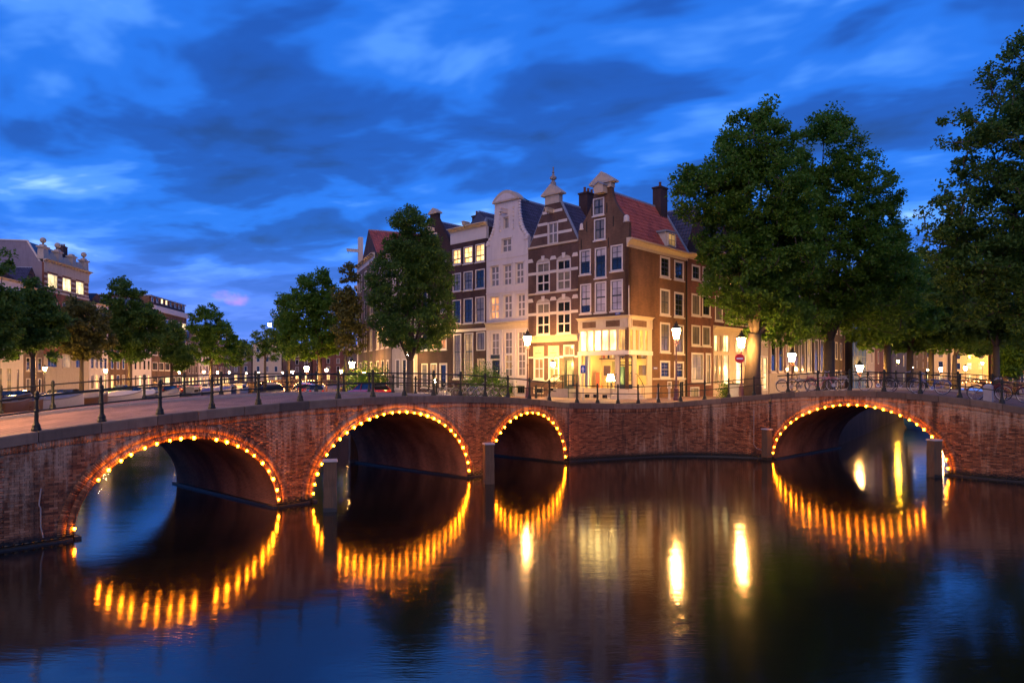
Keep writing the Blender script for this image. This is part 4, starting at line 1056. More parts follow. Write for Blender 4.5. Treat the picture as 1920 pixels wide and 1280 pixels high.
# scrolls along the neck, built of carved lumps
for sg in (-1, 1):
    for k in range(13):
        t = k/12; z = shh+.25+(nt_-.5-shh)*t; off = .06 + .8*(1-t)**3.2; x = cx+sg*(1.20+off); r_ = .13+.09*(1-t)
        mb = H.mb(); mb.lathe([(.02, -r_), (r_*.8, -r_*.6), (r_, 0), (r_*.8, r_*.6), (.02, r_)], 7, (x, .12, z)); H.part('scroll_carving', mb, 'wallwhite', smooth=True)
    pts = [(cx+sg*1.15, shh+.05), (cx+sg*1.95, shh+.05), (cx+sg*1.55, shh+.5), (cx+sg*1.32, shh+1.1), (cx+sg*1.22, shh+2.0), (cx+sg*1.18, nt_-.5)]
    H.arcpoly('scroll_panel', 'wallwhite', pts if sg > 0 else pts[::-1], .02, .22)
for x in (.2, W-.2): H.band('shoulder_block', 'wallwhite', x-.2, x+.2, shh, shh+.22, -.08, .35)
H.hoist(cx, f.h(950, 400), .8, 'wallwhite')
for sg in (-1, 1):
    for k in range(6):
        z = f.h(950, 430)+.32*k; mb = H.mb(); mb.lathe([(.01, -.13), (.10, 0), (.01, .13)], 6, (cx+sg*.72, -.02, z)); H.part('garland_carving', mb, 'wallwhite', smooth=True)
H.shell('b_dark', shh-.1); H.roof(shh-.3, nt_+.35, 't_blue', .35, 'LR')
mb = H.mb(); mb.tube([(cx+.6, .3, nt_+.5), (cx+.05, 2.6, nt_+.35)], .03, 5); H.part('gable_stay', mb, 'iron')
HW = H

# ---------- dark brick house with three lit attic windows
O = LROW.p(846); W = LROW.u(911.5)-LROW.u(846)
H = House('dark_brick_house', 'dark brown brick house with white cornice and three glowing top windows', O, TL, 2.85, W, 10, group=GRP); f = H.f; cx = W/2
eave = f.h(880, 452)
A = []
for t3 in (((849, 864.5, 467, 496), (869.5, 886.5, 462, 494), (891.5, 909, 457, 491)), ((849, 864.5, 512, 546), (869.5, 886.5, 508.5, 544), (891.5, 909, 504.5, 541)), ((849, 864.5, 562, 607), (869.5, 886.5, 559, 606), (891.5, 909, 556, 604))):
    A += [f.r(*q) for q in t3]
B = [f.r(850.5, 865, 626, 710), f.r(871, 887.5, 624, 710), f.r(893.5, 910, 622, 657), f.r(895, 908.5, 672, 722)]
mb = H.mb(); wallmesh(mb, [(2.2, 0, W), (eave, 0, W)], A+B); H.part('front_wall', mb, 'b_dark')
for i, r in enumerate(A): H.win(r, 2, 3 if i < 3 else 4, 'g_lit' if i < 3 else ('g_dark' if i in (5, 6, 7) else 'g_curt') if i != 8 else 'g_curt', meet=1 if i < 3 else 2, fw=.08)
for i, r in enumerate(B[:2]): H.win(r, 2, 5, 'g_curt' if i == 0 else 'g_dim', meet=3, fw=.09)
H.win(B[2], 2, 2, 'g_curt', fw=.08, sill=False); H.win(B[3], 1, 1, 'g_dim', frame='cream', fw=.2, sill=False, name='front_door')
H.band('belt', 'white', -.02, W+.02, f.h(880, 621.5), f.h(880, 616.5), -.08, .0)
H.band('frieze', 'white', -.05, W+.03, eave-.02, f.h(880, 430), -.05, .25); H.cornice(f.h(880, 432), f.h(880, 424), -.12, W+.12, .45, 'cream')
H.shell('b_dark', f.h(880, 430)); H.roof(f.h(880, 432), f.h(880, 432)+1.75, 't_blue', 1.2, 'LR', gable='slate')
H.hoist(cx, f.h(880, 424)+.02, .6, 'cream'); H.chimney(W*.75, 3.2, .7, 1.2, f.h(880, 430), f.h(880, 405), 'b_dark', 4); H.chimney(W*.15, 3.6, .7, 1.1, f.h(880, 430), f.h(880, 408), 'b_dark', 4)
mb = H.mb(); mb.prism([(W*.55, eave+.9), (W*.75, eave+.9), (W*.75, eave+2.0)], 1.0, 3.4); H.part('roof_parapet', mb, 'lead')

# ---------- generic canal house
def ghouse(name, label, O, th, W, g, H_, D, floors, cols, wall, top='cornice', roof='t_blue', lit={}, glassd='g_dark', group=None, gf=3.6, detail=True, frame='white', pent=2.2, tall=0, cat='house', base=None):
    h = House(name, label, O, th, g, W, D, cat, group); holes = []
    eave = g+H_; fh = (H_-gf)/max(1, floors-1)
    mg = .35; cw = (W-2*mg)/cols; ww = min(1.25, cw*.68); R = {}
    for fl in range(floors):
        z0 = g+.9 if fl == 0 else g+gf+(fl-1)*fh+.55
        hh = gf-1.5 if fl == 0 else min(fh-.85, 2.3-.12*fl)
        for c in range(cols):
            x = mg+cw*(c+.5)
            if fl == 0 and c == cols-1: r = (x-.5, x+.5, g+.5, g+gf-.6)
            else: r = (x-ww/2, x+ww/2, z0, z0+hh)
            R[fl, c] = r; holes.append(r)
    prof = [(g-.7, 0, W), (eave, 0, W)]; cx = W/2
    if top == 'neck': prof += [(eave+.001, .1, W-.1), (eave+.7, cx-W*.34, cx+W*.34), (eave+1.4, cx-W*.24, cx+W*.24), (eave+pent+.6, cx-W*.2, cx+W*.2)]
    if top == 'point': prof += [(eave+pent, cx-.5, cx+.5), (eave+pent+.4, cx-.5, cx+.5)]
    if top == 'bell': prof += [(eave+.001, .05, W-.05)] + [(eave+pent*t, cx-(W*.48*(1-t)**.6*(1-.35*math.sin(math.pi*t))+.35*t), cx+(W*.48*(1-t)**.6*(1-.35*math.sin(math.pi*t))+.35*t)) for t in np.linspace(.08, 1, 9)]
    if top == 'step':
        n = 4
        for k in range(n): prof += [(eave+pent*k/n+.001, cx*k/(n+.6), W-cx*k/(n+.6)), (eave+pent*(k+1)/n, cx*k/(n+.6), W-cx*k/(n+.6))]
    mb = h.mb(); wallmesh(mb, prof, holes, backface=top != 'cornice'); h.part('front_wall', mb, wall)
    for (fl, c), r in R.items():
        gk = lit.get((fl, c), glassd if (fl*7+c*3) % 5 else 'g_curt')
        if fl == 0 and c == cols-1: h.win(r, 1, 2 if detail else 1, gk, frame=frame, fw=.16, sill=False, name='front_door')
        else: h.win(r, 2 if detail else 1, (4 if fl == 0 else 3) if detail else 2, gk, frame=frame, fw=.1, sill=detail, meet=2 if detail else None)
    if base: h.band('plinth', base, 0, W, g-.6, g+.5, -.06, .0)
    if top == 'cornice':
        h.band('frieze', frame, 0, W, eave-.45, eave, -.045, .2); h.cornice(eave-.08, eave+.28, out=.42, mat='cream', brk=cols*2 if detail else 0)
        h.roof(eave, eave+pent, roof, .3, 'LR' if detail else '')
    else:
        zt = prof[-1][0]; wtop = prof[-1][2]-prof[-1][1]
        h.arcpoly('gable_cap', 'stone', [(cx-wtop/2-.15, zt), (cx+wtop/2+.15, zt), (cx+wtop/2+.15, zt+.1), (cx, zt+.5), (cx-wtop/2-.15, zt+.1)], -.15, .4)
        h.hoist(cx, eave+pent*.55); h.roof(eave-.2, eave+pent-.2, roof, .35, 'LR' if detail else '')
        gwz = eave+.15; r = (cx-.45, cx+.45, gwz, gwz+1.1); h.win(r, 2, 2, 'g_dark', y=-.07)
    h.shell(wall, eave); h.chimney(W*.7, D*.45, .7, 1.0, eave, eave+pent+.7, 'b_dark', 2)
    return h
g_ = 'houses along the wide canal behind the elm'
a, c = LROW.u(783), LROW.u(845.5)
h5 = ghouse('tall_gable_house', 'tall house behind the round elm, dark roof showing above its crown', LROW.p(783), TL, c-a, 2.7, 12.9, 10, 4, 3, 'b_dark', 'point', lit={(1, 1): 'g_lit', (1, 2): 'g_lit2', (0, 1): 'g_dim'}, group=g_, pent=2.5, base='wallwhite')
h5.band('ground_floor_render', 'wallwhite', 0, c-a, 2.9, 6.5, -.012, -.003) if False else None
a, c = LROW.u(735), LROW.u(782.5)
ghouse('pale_cornice_house', 'pale stone-fronted house half hidden behind the round elm', LROW.p(735), TL, c-a, 2.55, 11.8, 10, 4, 3, 'stone', 'cornice', lit={(1, 0): 'g_lit', (1, 1): 'g_lit', (2, 1): 'g_dim'}, group=g_, gf=4.2)
# the row bends here
bp = LROW.p(734); T2 = math.atan2(-.924, .382); ROW2 = Fac((bp.x, bp.y), T2)
def row2(x0, x1, name, label, **k):
    o = ROW2.p(x0); return ghouse(name, label, o, T2, ROW2.u(x1)-ROW2.u(x0), 2.35, **k)
row2(703, 733.5, 'cornice_house', 'cream-corniced house at the bend, lit tall windows on its first floor', H_=13.2, D=9, floors=4, cols=3, wall='b_grey', lit={(1, 0): 'g_lit', (1, 1): 'g_lit', (1, 2): 'g_lit'}, group=g_, gf=4.4, roof='t_red')
hz = row2(671, 702.5, 'stone_corner_house', 'end house of the bend with white corner edge and red roof', H_=14.6, D=9, floors=4, cols=3, wall='b_grey', lit={(1, 2): 'g_dim'}, group=g_, gf=4.4, roof='t_red', pent=3.6)
mb = hz.mb(); mb.box(-.1, .35, -.08, .0, 2.3, 16.9); mb.box(-.05, .6, .0, .5, 16.9, 20.6); hz.part('corner_quoins', mb, 'white'); hz.hoist(.3, 18.9, 1.3)
p3 = ROW2.p(670.5); T3 = math.atan2(-.985, .172)
q = Vector((p3.x, p3.y)); e3 = Vector((-.172, .985))
for i, (wd, hh, wl, tp, lb_) in enumerate(((7, 12.5, 'b_red', 'cornice', 'orange-lit red brick house past the bend behind the slim tree'), (8, 13.5, 'wallwhite', 'cornice', 'white house past the bend behind the bushy canal trees'), (7, 12, 'b_purple', 'neck', 'purple brick house further up the right bank of the wide canal'), (8, 13, 'b_grey', 'cornice', 'grey brick house further up the right bank of the wide canal'), (8, 12, 'b_red', 'neck', 'red gabled house far up the right bank of the wide canal'), (9, 13, 'b_dark', 'cornice', 'dark house farthest up the right bank of the wide canal'))):
    q = q + e3*wd; ghouse('canal_house', lb_, q, T3, wd-.02, 2.3, hh, 9, 4, 3, wl, tp, lit={(0, 0): 'g_lit', (0, 1): 'g_dim', (1, i % 3): 'g_lit'}, group='houses far along the wide canal', detail=False)
    if i == 2: q = q + e3*1

# ---------- houses along the narrow canal
gr = 'houses along the narrow canal'
o = RROW.p(1290); u0 = RROW.u(1290)
def rh(x0, x1, name, label, th=TR, row=RROW, **k):
    p = row.p(x0); return ghouse(name, label, p, th, row.u(x1)-row.u(x0)-.03, k.pop('g', 2.8), group=gr, **k)
# red-brown neighbour, windows as in the photograph
O = RROW.p(1288.5); W = RROW.u(1337)-RROW.u(1288.5)
H = House('red_brick_house', 'red-brown brick house joined to the corner house, two windows wide', O, TR, 3.0, W, 8, group=gr); f = H.f
A = [f.r(1297, 1312.5, 497, 525), f.r(1317, 1332, 501, 529), f.r(1296.5, 1313, 551, 592), f.r(1316.5, 1332, 554, 593), f.r(1296.5, 1313, 609.5, 648), f.r(1316.5, 1332, 611, 649)]
B = [f.r(1296, 1319, 661, 715), f.r(1323, 1333, 662, 722)]; bs = [f.r(1294, 1311, 725, 746)]
eave = f.h(1310, 489)
mb = H.mb(); wallmesh(mb, [(2.3, 0, W), (eave, 0, W)], A+B+bs); H.part('front_wall', mb, 'b_red')
for i, r in enumerate(A): H.win(r, 2, 2, 'g_curt' if i in (4, 5, 2) else 'g_dark', fw=.12)
H.win(B[0], 2, 2, 'g_dim', fw=.14); H.win(B[1], 1, 2, 'g_dim', fw=.14, sill=False, name='front_door'); H.win(bs[0], 2, 1, 'g_dim', fw=.1, sill=False, name='basement_window')
H.cornice(eave-.02, f.h(1310, 480), -.05, W+.3, .45, 'cream'); H.shell('b_red', eave); H.roof(eave+.2, eave+4.2, 't_blue', .2, 'LR')
H.band('wall_tablet', 'cream', f.u(1313), f.u(1319), f.h(1316, 538), f.h(1316, 531), -.04, .0)
# shop house
O = RROW.p(1337.6); W = RROW.u(1414)-RROW.u(1337.6)
H = House('shop_house', 'red brick house over a wooden shop front glowing yellow behind the big tree', O, TR, 2.95, W, 8, group=gr); f = H.f
A = [f.r(1340.5, 1355, 555, 602), f.r(1360, 1374, 559, 606), f.r(1380, 1393, 563, 609), f.r(1398, 1410, 566, 611), f.r(1341, 1355, 500, 541), f.r(1360, 1374, 505, 545), f.r(1380, 1393, 510, 549), f.r(1398, 1410, 514, 552)]
eave = f.h(1370, 488)
Sx = [f.r(1338.5, 1346, 627, 660), f.r(1349, 1353, 627, 660), f.r(1355.5, 1367, 627, 661), f.r(1378, 1396, 640, 662), f.r(1338.5, 1346, 664, 722), f.r(1348, 1354, 664, 722), f.r(1356, 1367, 664, 722), f.r(1379, 1391, 664, 722), f.r(1396, 1409, 664, 722)]
mb = H.mb(); st_ = f.h(1370, 622); wallmesh(mb, [(st_, 0, W), (eave, 0, W)], A); H.part('front_wall', mb, 'b_red')
mb = H.mb(); wallmesh(mb, [(2.3, 0, W), (st_, 0, W)], Sx, rev=.1); H.part('shop_front', mb, 'cream')
for i, r in enumerate(A): H.win(r, 2, 2, 'g_lit' if i in (4, 5, 6) else 'g_curt', fw=.12)
for i, r in enumerate(Sx): H.win(r, 2 if i in (2, 3) else 1, 2, ('g_yel', 'g_curt', 'g_yel', 'g_yel', 'g_dim', 'g_dim', 'g_yel', 'g_yel', 'g_yel')[i], frame='cream', bars='cream', fw=.07, sill=False, name='shop_window')
H.cornice(st_-.05, f.h(1370, 614), -.05, W+.05, .3, 'cream', name='shop_cornice')
H.cornice(eave, eave+.35, 0, W, .4, 'cream'); H.shell('b_red', eave); H.roof(eave+.2, eave+4, 't_blue', .2, 'LR')
rh(1415, 1441, 'arched_house', 'pale house with a warm lit doorway behind the leaning trunk', H_=11, D=8, floors=4, cols=3, wall='stone', gf=4.2, lit={(0, 0): 'g_yel', (0, 1): 'g_lit', (0, 2): 'g_yel'})
O = RROW.p(1441.5); W = RROW.u(1487)-RROW.u(1441.5)
def tall3(name, label, x0, x1, wall, wx, yt, yb, up, gk):
    O = RROW.p(x0); W = RROW.u(x1)-RROW.u(x0)-.02; H = House(name, label, O, TR, 2.6, W, 8, group=gr); f = H.f
    A = [f.r(a, c, yt+(a-x0)*.12, yb) for a, c in wx]; Bq = [f.r(a, c, up+(a-x0)*.12, up+38) for a, c in wx]; Cq = [(r[0], r[1], r[2]+3.3, r[3]+3.2) for r in Bq]
    eave = Cq[0][3]+.7
    mb = H.mb(); wallmesh(mb, [(2.0, 0, W), (eave, 0, W)], A+Bq+Cq); H.part('front_wall', mb, wall)
    for i, r in enumerate(A): H.win(r, 1, 2, gk if i != 2 else 'g_dim', fw=.12)
    for i, r in enumerate(Bq+Cq): H.win(r, 2, 2, 'g_dark', fw=.12)
    H.cornice(eave-.02, eave+.35, 0, W, .4, 'cream'); H.shell(wall, eave); H.roof(eave+.1, eave+3.5, 't_blue', .2, 'LR')
    H.band('plinth', 'stone', 0, W, 2.0, A[0][2]-.1, -.05, .0)
tall3('pinkish_brick_house', 'pinkish brick house with three tall dark ground floor windows', 1442, 1486.5, 'b_pink', ((1445, 1455.5), (1459.5, 1469), (1473.5, 1483)), 632, 698, 575, 'g_dark')
tall3('black_brick_house', 'black brick house with tall white-framed windows behind a street lamp', 1487, 1524.5, 'b_black', ((1489, 1498.5), (1501.5, 1510), (1513, 1521.5)), 632, 698, 580, 'g_curt')
tall3('brown_brick_house', 'narrow brown house beside the second tree trunk on the narrow canal', 1525, 1552, 'b_purple', ((1527, 1535), (1538, 1546)), 636, 698, 585, 'g_curt')
pR = RROW.p(1553); TR2 = math.atan2(.817, .577); RROW2 = Fac((pR.x, pR.y), TR2)
k0 = dict(th=TR2, row=RROW2, detail=False, g=2.3)
rh(1553, 1582, 'dark_house', 'dark brick house between the tree trunks before the blue sheeting', H_=12, D=8, floors=4, cols=3, wall='b_dark', **k0)
# house wrapped in blue scaffold sheeting
O = RROW2.p(1583); W = RROW2.u(1608)-RROW2.u(1583)
H = House('sheeted_house', 'house front wrapped in hanging blue scaffold sheeting', O, TR2, 2.3, W, 8, group=gr)
M['bluesheet'] = pm('blue_sheeting', (.03, .10, .30), .5, .35, .8, .3)
mb = H.mb(); secs = []
for k in range(25):
    x = W*k/24; y = -.9+.10*math.sin(k*2.1); secs.append([(x, y, 2.4), (x, y+.05*math.sin(k), 8), (x, y, 14)])
mb.loft(secs, cap=False); H.part('scaffold_sheet', mb, 'bluesheet')
mb = H.mb()
for k in range(5):
    x = W*k/4; mb.tube([(x, -1.1, 2.2), (x, -1.1, 14.3)], .03, 5)
for z in (4.5, 7, 9.5, 12): mb.tube([(0, -1.1, z), (W, -1.1, z)], .03, 5)
H.part('scaffold_pole', mb, 'lead'); mb = H.mb(); wallmesh(mb, [(1.8, 0, W), (14, 0, W)], []); H.part('front_wall', mb, 'b_grey'); H.shell('b_grey', 14); H.roof(14, 16.5, 't_blue', .2, '')
for i, (x0, x1, wl, lab, lt_) in enumerate(((1608.5, 1640, 'stone', 'pale pillared house past the blue sheeting', {(0, 0): 'g_dim'}), (1640.5, 1672, 'b_red', 'red house with pink-lit window bays past the pale pillared one', {(0, 0): 'g_lit', (0, 1): 'g_yel'}), (1672.5, 1712, 'b_grey', 'grey house deep along the narrow canal with yellow lit ground floor', {(0, 0): 'g_yel', (0, 1): 'g_yel', (1, 1): 'g_lit'}), (1712.5, 1745, 'b_purple', 'purple-brown house deep along the narrow canal', {(0, 1): 'g_lit'}), (1745.5, 1775, 'wallwhite', 'white house deepest along the narrow canal', {(0, 0): 'g_yel', (0, 2): 'g_yel'}))):
    rh(x0, x1, 'canal_house', lab, H_=11+i % 3, D=8, floors=4, cols=3, wall=wl, lit=lt_, top='cornice' if i % 2 else 'neck', **k0)
# at the far end of the narrow canal
for i, (x, wd, wl, lab, lt_) in enumerate(((96, 9, 'b_grey', 'grey house closing the view at the end of the narrow canal', {(0, 0): 'g_yel', (0, 1): 'g_yel', (1, 1): 'g_lit'}), (105.2, 9, 'cream', 'cream house closing the narrow canal, washed by yellow lamplight', {(0, 0): 'g_yel', (0, 1): 'g_yel', (0, 2): 'g_yel', (1, 0): 'g_yel'}), (114.4, 9, 'cream', 'yellow-lit wide front at the end of the narrow canal', {(0, 0): 'g_yel', (0, 1): 'g_yel', (0, 2): 'g_yel', (1, 1): 'g_yel', (1, 2): 'g_yel'}), (123.6, 9, 'b_dark', 'dark brick house with white windows at the picture edge, end of narrow canal', {(1, 1): 'g_curt'}), (132.8, 10, 'b_red', 'red brick house past the dark one at the end of the narrow canal', {}))):
    ghouse('canal_house', lab, (x, 182 - i*2), math.radians(-8), wd, 2.2, 11.5+(i % 2)*1.5, 9, 4, 3, wl, 'cornice' if i != 3 else 'neck', lit=lt_, detail=False, group='houses closing the narrow canal')

# ---------- far bank of the wide canal
TW = math.atan2(.992, -.125); WROW = Fac((-72, 70), TW); gw_ = 'houses on the far bank behind the moored boats'
def wh(x0, x1, name, label, **k):
    p = WROW.p(x0); k['H_'] += 2.1-GW; return ghouse(name, label, p, TW, WROW.u(x1)-WROW.u(x0)-.03, GW, group=gw_, **k)
wh(-70, 44, 'white_pillared_house', 'broad white house with tall windows at the photograph left edge', H_=16.9, D=10, floors=4, cols=6, wall='wallwhite', gf=5.2, lit={(0, 3): 'g_dim', (0, 4): 'g_dim'}, detail=True, roof='t_blue')
wh(44.5, 82, 'small_dormer_house', 'lower dark house squeezed beside the ornate brick building', H_=16.4, D=10, floors=4, cols=3, wall='b_grey', lit={}, detail=True, pent=3.6)
O = WROW.p(82.5); W = WROW.u(166)-WROW.u(82.5)
H = House('ornate_brick_building', 'ornate red brick and stone building with ball finials and three lit windows', O, TW, GW, W, 16, 'building', gw_); f = H.f
eave = f.h(84, 490); bays = [(89, 108), (117, 133.5), (142, 157.5)]
A = []; 
for i, (a, c) in enumerate(bays):
    A.append(f.r(a, c, 514+i*9, 540.5+i*7)); r = A[-1]
    A.append((r[0], r[1], r[2]-4.4, r[3]-4.6)); A.append((r[0], r[1], r[2]-8.8, r[3]-9.0)); A.append((r[0], r[1], r[2]-13.4, r[3]-13.2))
zl = A[0][2]; zt_ = A[0][3]
for k in range(len(A)):
    j = k % 4; off = (0, -4.4, -8.8, -13.4)[j]; A[k] = (A[k][0], A[k][1], zl+off, zt_+off)
gs = 8.2
mb = H.mb(); wallmesh(mb, [(gs, 0, W), (eave, 0, W)], [r for r in A if r[3] > gs]); H.part('front_wall', mb, 'b_red')
mb = H.mb(); wallmesh(mb, [(.6, 0, W), (gs, 0, W)], [(r[0], r[1], r[2], min(r[3], gs)) for r in A if r[2] < gs]); H.part('ground_storey', mb, 'stone')
for k, r in enumerate(A): H.win(r, 3, 1, 'g_yel' if k % 4 == 0 else ('g_dim' if k == 7 else 'g_dark'), fw=.12, bars='stone', frame='stone', sill=True)
edges = [0] + [f.u(x) for x in (108.5, 116.5)] + [f.u(x) for x in (134, 141.5)] + [f.u(158), W]
for i in range(0, 6, 2):
    a, c = (0, A[0][0]-.05) if i == 0 else (A[4*(i//2)-4][1]+.05, A[4*(i//2)][0]-.05)
    for k in range(5): z = zl+.15+k*.85-.3; H.band('stone_band', 'stone', a+.02, c-.02, z, z+.35, -.03, .0)
a = A[8][1]+.05
for k in range(5): z = zl+.15+k*.85-.3; H.band('stone_band', 'stone', a+.02, W-.02, z, z+.35, -.03, .0)
H.band('architrave', 'stone', 0, W, zt_+.25, eave-.1, -.12, .0); H.cornice(eave-.15, eave+.45, -.2, W+.4, .7, 'stone', brk=14)
H.band('string_course', 'stone', 0, W, zl-.75, zl-.35, -.15, .0)
ped = [f.u(88), f.u(115), f.u(141), f.u(163.5)]
for i, x in enumerate(ped):
    mb = H.mb(); s_ = 1.1 if i in (0, 3) else .95
    mb.box(x-.75*s_, x+.75*s_, .1, 1.1, eave+.4, eave+2.3, .06, .06); mb.box(x-.95*s_, x+.95*s_, 0, 1.2, eave+2.3, eave+2.55); mb.box(x-.6, x+.6, .2, 1.0, eave+2.55, eave+2.9, .2, .1)
    pd = H.part('parapet_pedestal', mb, 'stone')
    if i != 2:
        mb = H.mb(); mb.lathe([(.14, 0), (.14, .25)] + [(.48*math.sin(t), .7-.48*math.cos(t)) for t in np.linspace(.3, math.pi-.05, 8)], 12, (x, .6, eave+2.9)); H.part('ball_finial', mb, 'stone', pd, True)
for x0, x1 in zip(ped, ped[1:]):
    m = (x0+x1)/2; hw = (x1-x0)/2-.8; pts = [(m-hw, eave+.4), (m+hw, eave+.4)] + [(m+hw*math.cos(t), eave+1.0+.9*math.sin(t)**2) for t in np.linspace(0, math.pi, 11)]
    H.arcpoly('parapet_crest', 'stone', pts, .25, .7)
M['b_slate'] = pm('blue_slate_mansard', (.07, .12, .18), .5, .3, 3, .2); M['lav'] = pm('lavender_grey_render', (.20, .175, .20), .8, .15, .8, .1, streak=.4)
mb = H.mb(); D = H.D; mb.face((0, .9, eave), (W, .9, eave), (W-.6, 2.8, eave+3.3), (.6, 2.8, eave+3.3)); mb.face((W, .9, eave), (W, D, eave), (W-.6, D, eave+3.3), (W-.6, 2.8, eave+3.3))
mb.face((.6, 2.8, eave+3.3), (W-.6, 2.8, eave+3.3), (W-.6, D, eave+3.5), (.6, D, eave+3.5)); H.part('mansard_roof', mb, 'b_slate')
mb = H.mb(); mb.face((0, D, .6), (0, .3, .6), (0, .3, eave), (0, .9, eave), (.3, 2.7, eave+3.35), (.3, D, eave+3.5)); H.part('party_wall', mb, 'lav'); mb = H.mb(); mb.face((W, .3, .6), (W, D, .6), (W, D, eave), (W, .3, eave)); H.part('gable_wall', mb, 'lav')
mb = H.mb(); mb.tube([(.28, .75, eave), (.28, 2.7, eave+3.4)], .18, 4); mb.tube([(.28, 2.7, eave+3.4), (.28, D, eave+3.55)], .12, 4); H.part('verge', mb, 'white')
H.chimney(W*.72, 2.6, 1.6, 1.2, eave+2, eave+4.3, 'b_dark', 5)
wh(167, 203, 'corniced_house', 'pale-corniced house on the far bank right of the ornate brick building', H_=16.2, D=10, floors=5, cols=4, wall='wallwhite', detail=True, gf=4.2, lit={(0, 1): 'g_lit', (0, 3): 'g_yel'})
wh(203.5, 248, 'brick_house', 'brown brick house behind the tallest far-bank tree', H_=16.5, D=10, floors=5, cols=4, wall='b_brown', detail=False, gf=4.2, lit={(0, 0): 'g_lit', (0, 2): 'g_dim'})
wh(248.5, 284, 'white_house', 'white house between the tallest far-bank tree and the flat-roofed block', H_=17.5, D=10, floors=5, cols=4, wall='wallwhite', detail=False, gf=4.2, lit={(0, 1): 'g_yel', (0, 3): 'g_lit'})
O = WROW.p(284.5); W = WROW.u(350)-WROW.u(284.5); g0 = GW
H = House('flat_roofed_block', 'flat-roofed block with white cornice and brick top storey, lit office windows', O, TW, g0, W, 16, 'building', gw_); f = H.f; ea = f.h(290, 583); tp = f.h(290, 561)
n = 6; A = []
for fl in range(5):
    for k in range(n): x = W*(k+.5)/n; z = g0+1.2+fl*(ea-g0-1)/5; A.append((x-1.5, x+1.5, z, z+1.9))
mb = H.mb(); wallmesh(mb, [(.6, 0, W), (ea, 0, W)], A); H.part('front_wall', mb, 'b_brown')
for k, r in enumerate(A): H.win(r, 3, 1, 'g_yel' if k >= 24 and k % 6 in (1, 3, 5, 0) else ('g_yel' if k in (2, 5) else 'g_dark'), fw=.12, bars='white')
H.band('cornice_band', 'white', -.2, W+.2, ea, ea+1.3, -.5, .3)
A = [(W*(k+.5)/8-.7, W*(k+.5)/8+.7, ea+2.2, ea+3.7) for k in range(8)]
mb = H.mb(); wallmesh(mb, [(ea+1.3, .2, W-.2), (tp+.6, .2, W-.2)], A, lambda u, v, z: (u, v+.4, z)); H.part('top_storey', mb, 'b_red')
for k, r in enumerate(A): H.win(r, 1, 1, 'g_yel' if k in (2, 3) else 'g_dark', fw=.1, y=.4)
mb = H.mb(); mb.box(-.05, W+.05, .1, 16, tp+.6, tp+.85); H.part('flat_roof', mb, 'lead'); H.shell('b_brown', tp+.6, .5)
for i, (x0, x1, wl, lab) in enumerate(((351, 372, 'b_grey', 'grey house just past the flat-roofed block'), (372.5, 392, 'wallwhite', 'white house past the flat-roofed block behind the dark far trees'), (392.5, 408, 'b_purple', 'purple-brown house far up the far bank'), (408.5, 421, 'b_red', 'red house far up the far bank near the vanishing point'), (421.5, 432, 'b_grey', 'last grey house up the far bank of the wide canal'))):
    wh(x0, x1, 'canal_house', lab, H_=12+(i % 2), D=10, floors=4, cols=3, wall=wl, detail=False, lit={(0, 0): 'g_yel', (0, 1): 'g_lit', (0, 2): 'g_yel'}, top='cornice' if i % 2 else 'neck')
for i, (x, wd, hh, wl, lab) in enumerate(((-112, 12, 13, 'b_grey', 'grey house closing the wide canal at its far end'), (-99.5, 11, 15, 'cream', 'cream house with dark chimney closing the wide canal'), (-88, 11, 12, 'b_purple', 'purple house closing the wide canal behind the lit far bridge'), (-76.5, 12, 13, 'b_red', 'red house closing the wide canal beside the far bridge'), (-64, 12, 13, 'b_grey', 'grey brick house behind the far bridge lights'))):
    ghouse('canal_house', lab, (x, 262), 0, wd, 2.1, hh, 9, 4, 3, wl, 'cornice', lit={(0, 0): 'g_yel', (0, 1): 'g_lit', (0, 2): 'g_yel'}, detail=False, group='houses closing the wide canal')
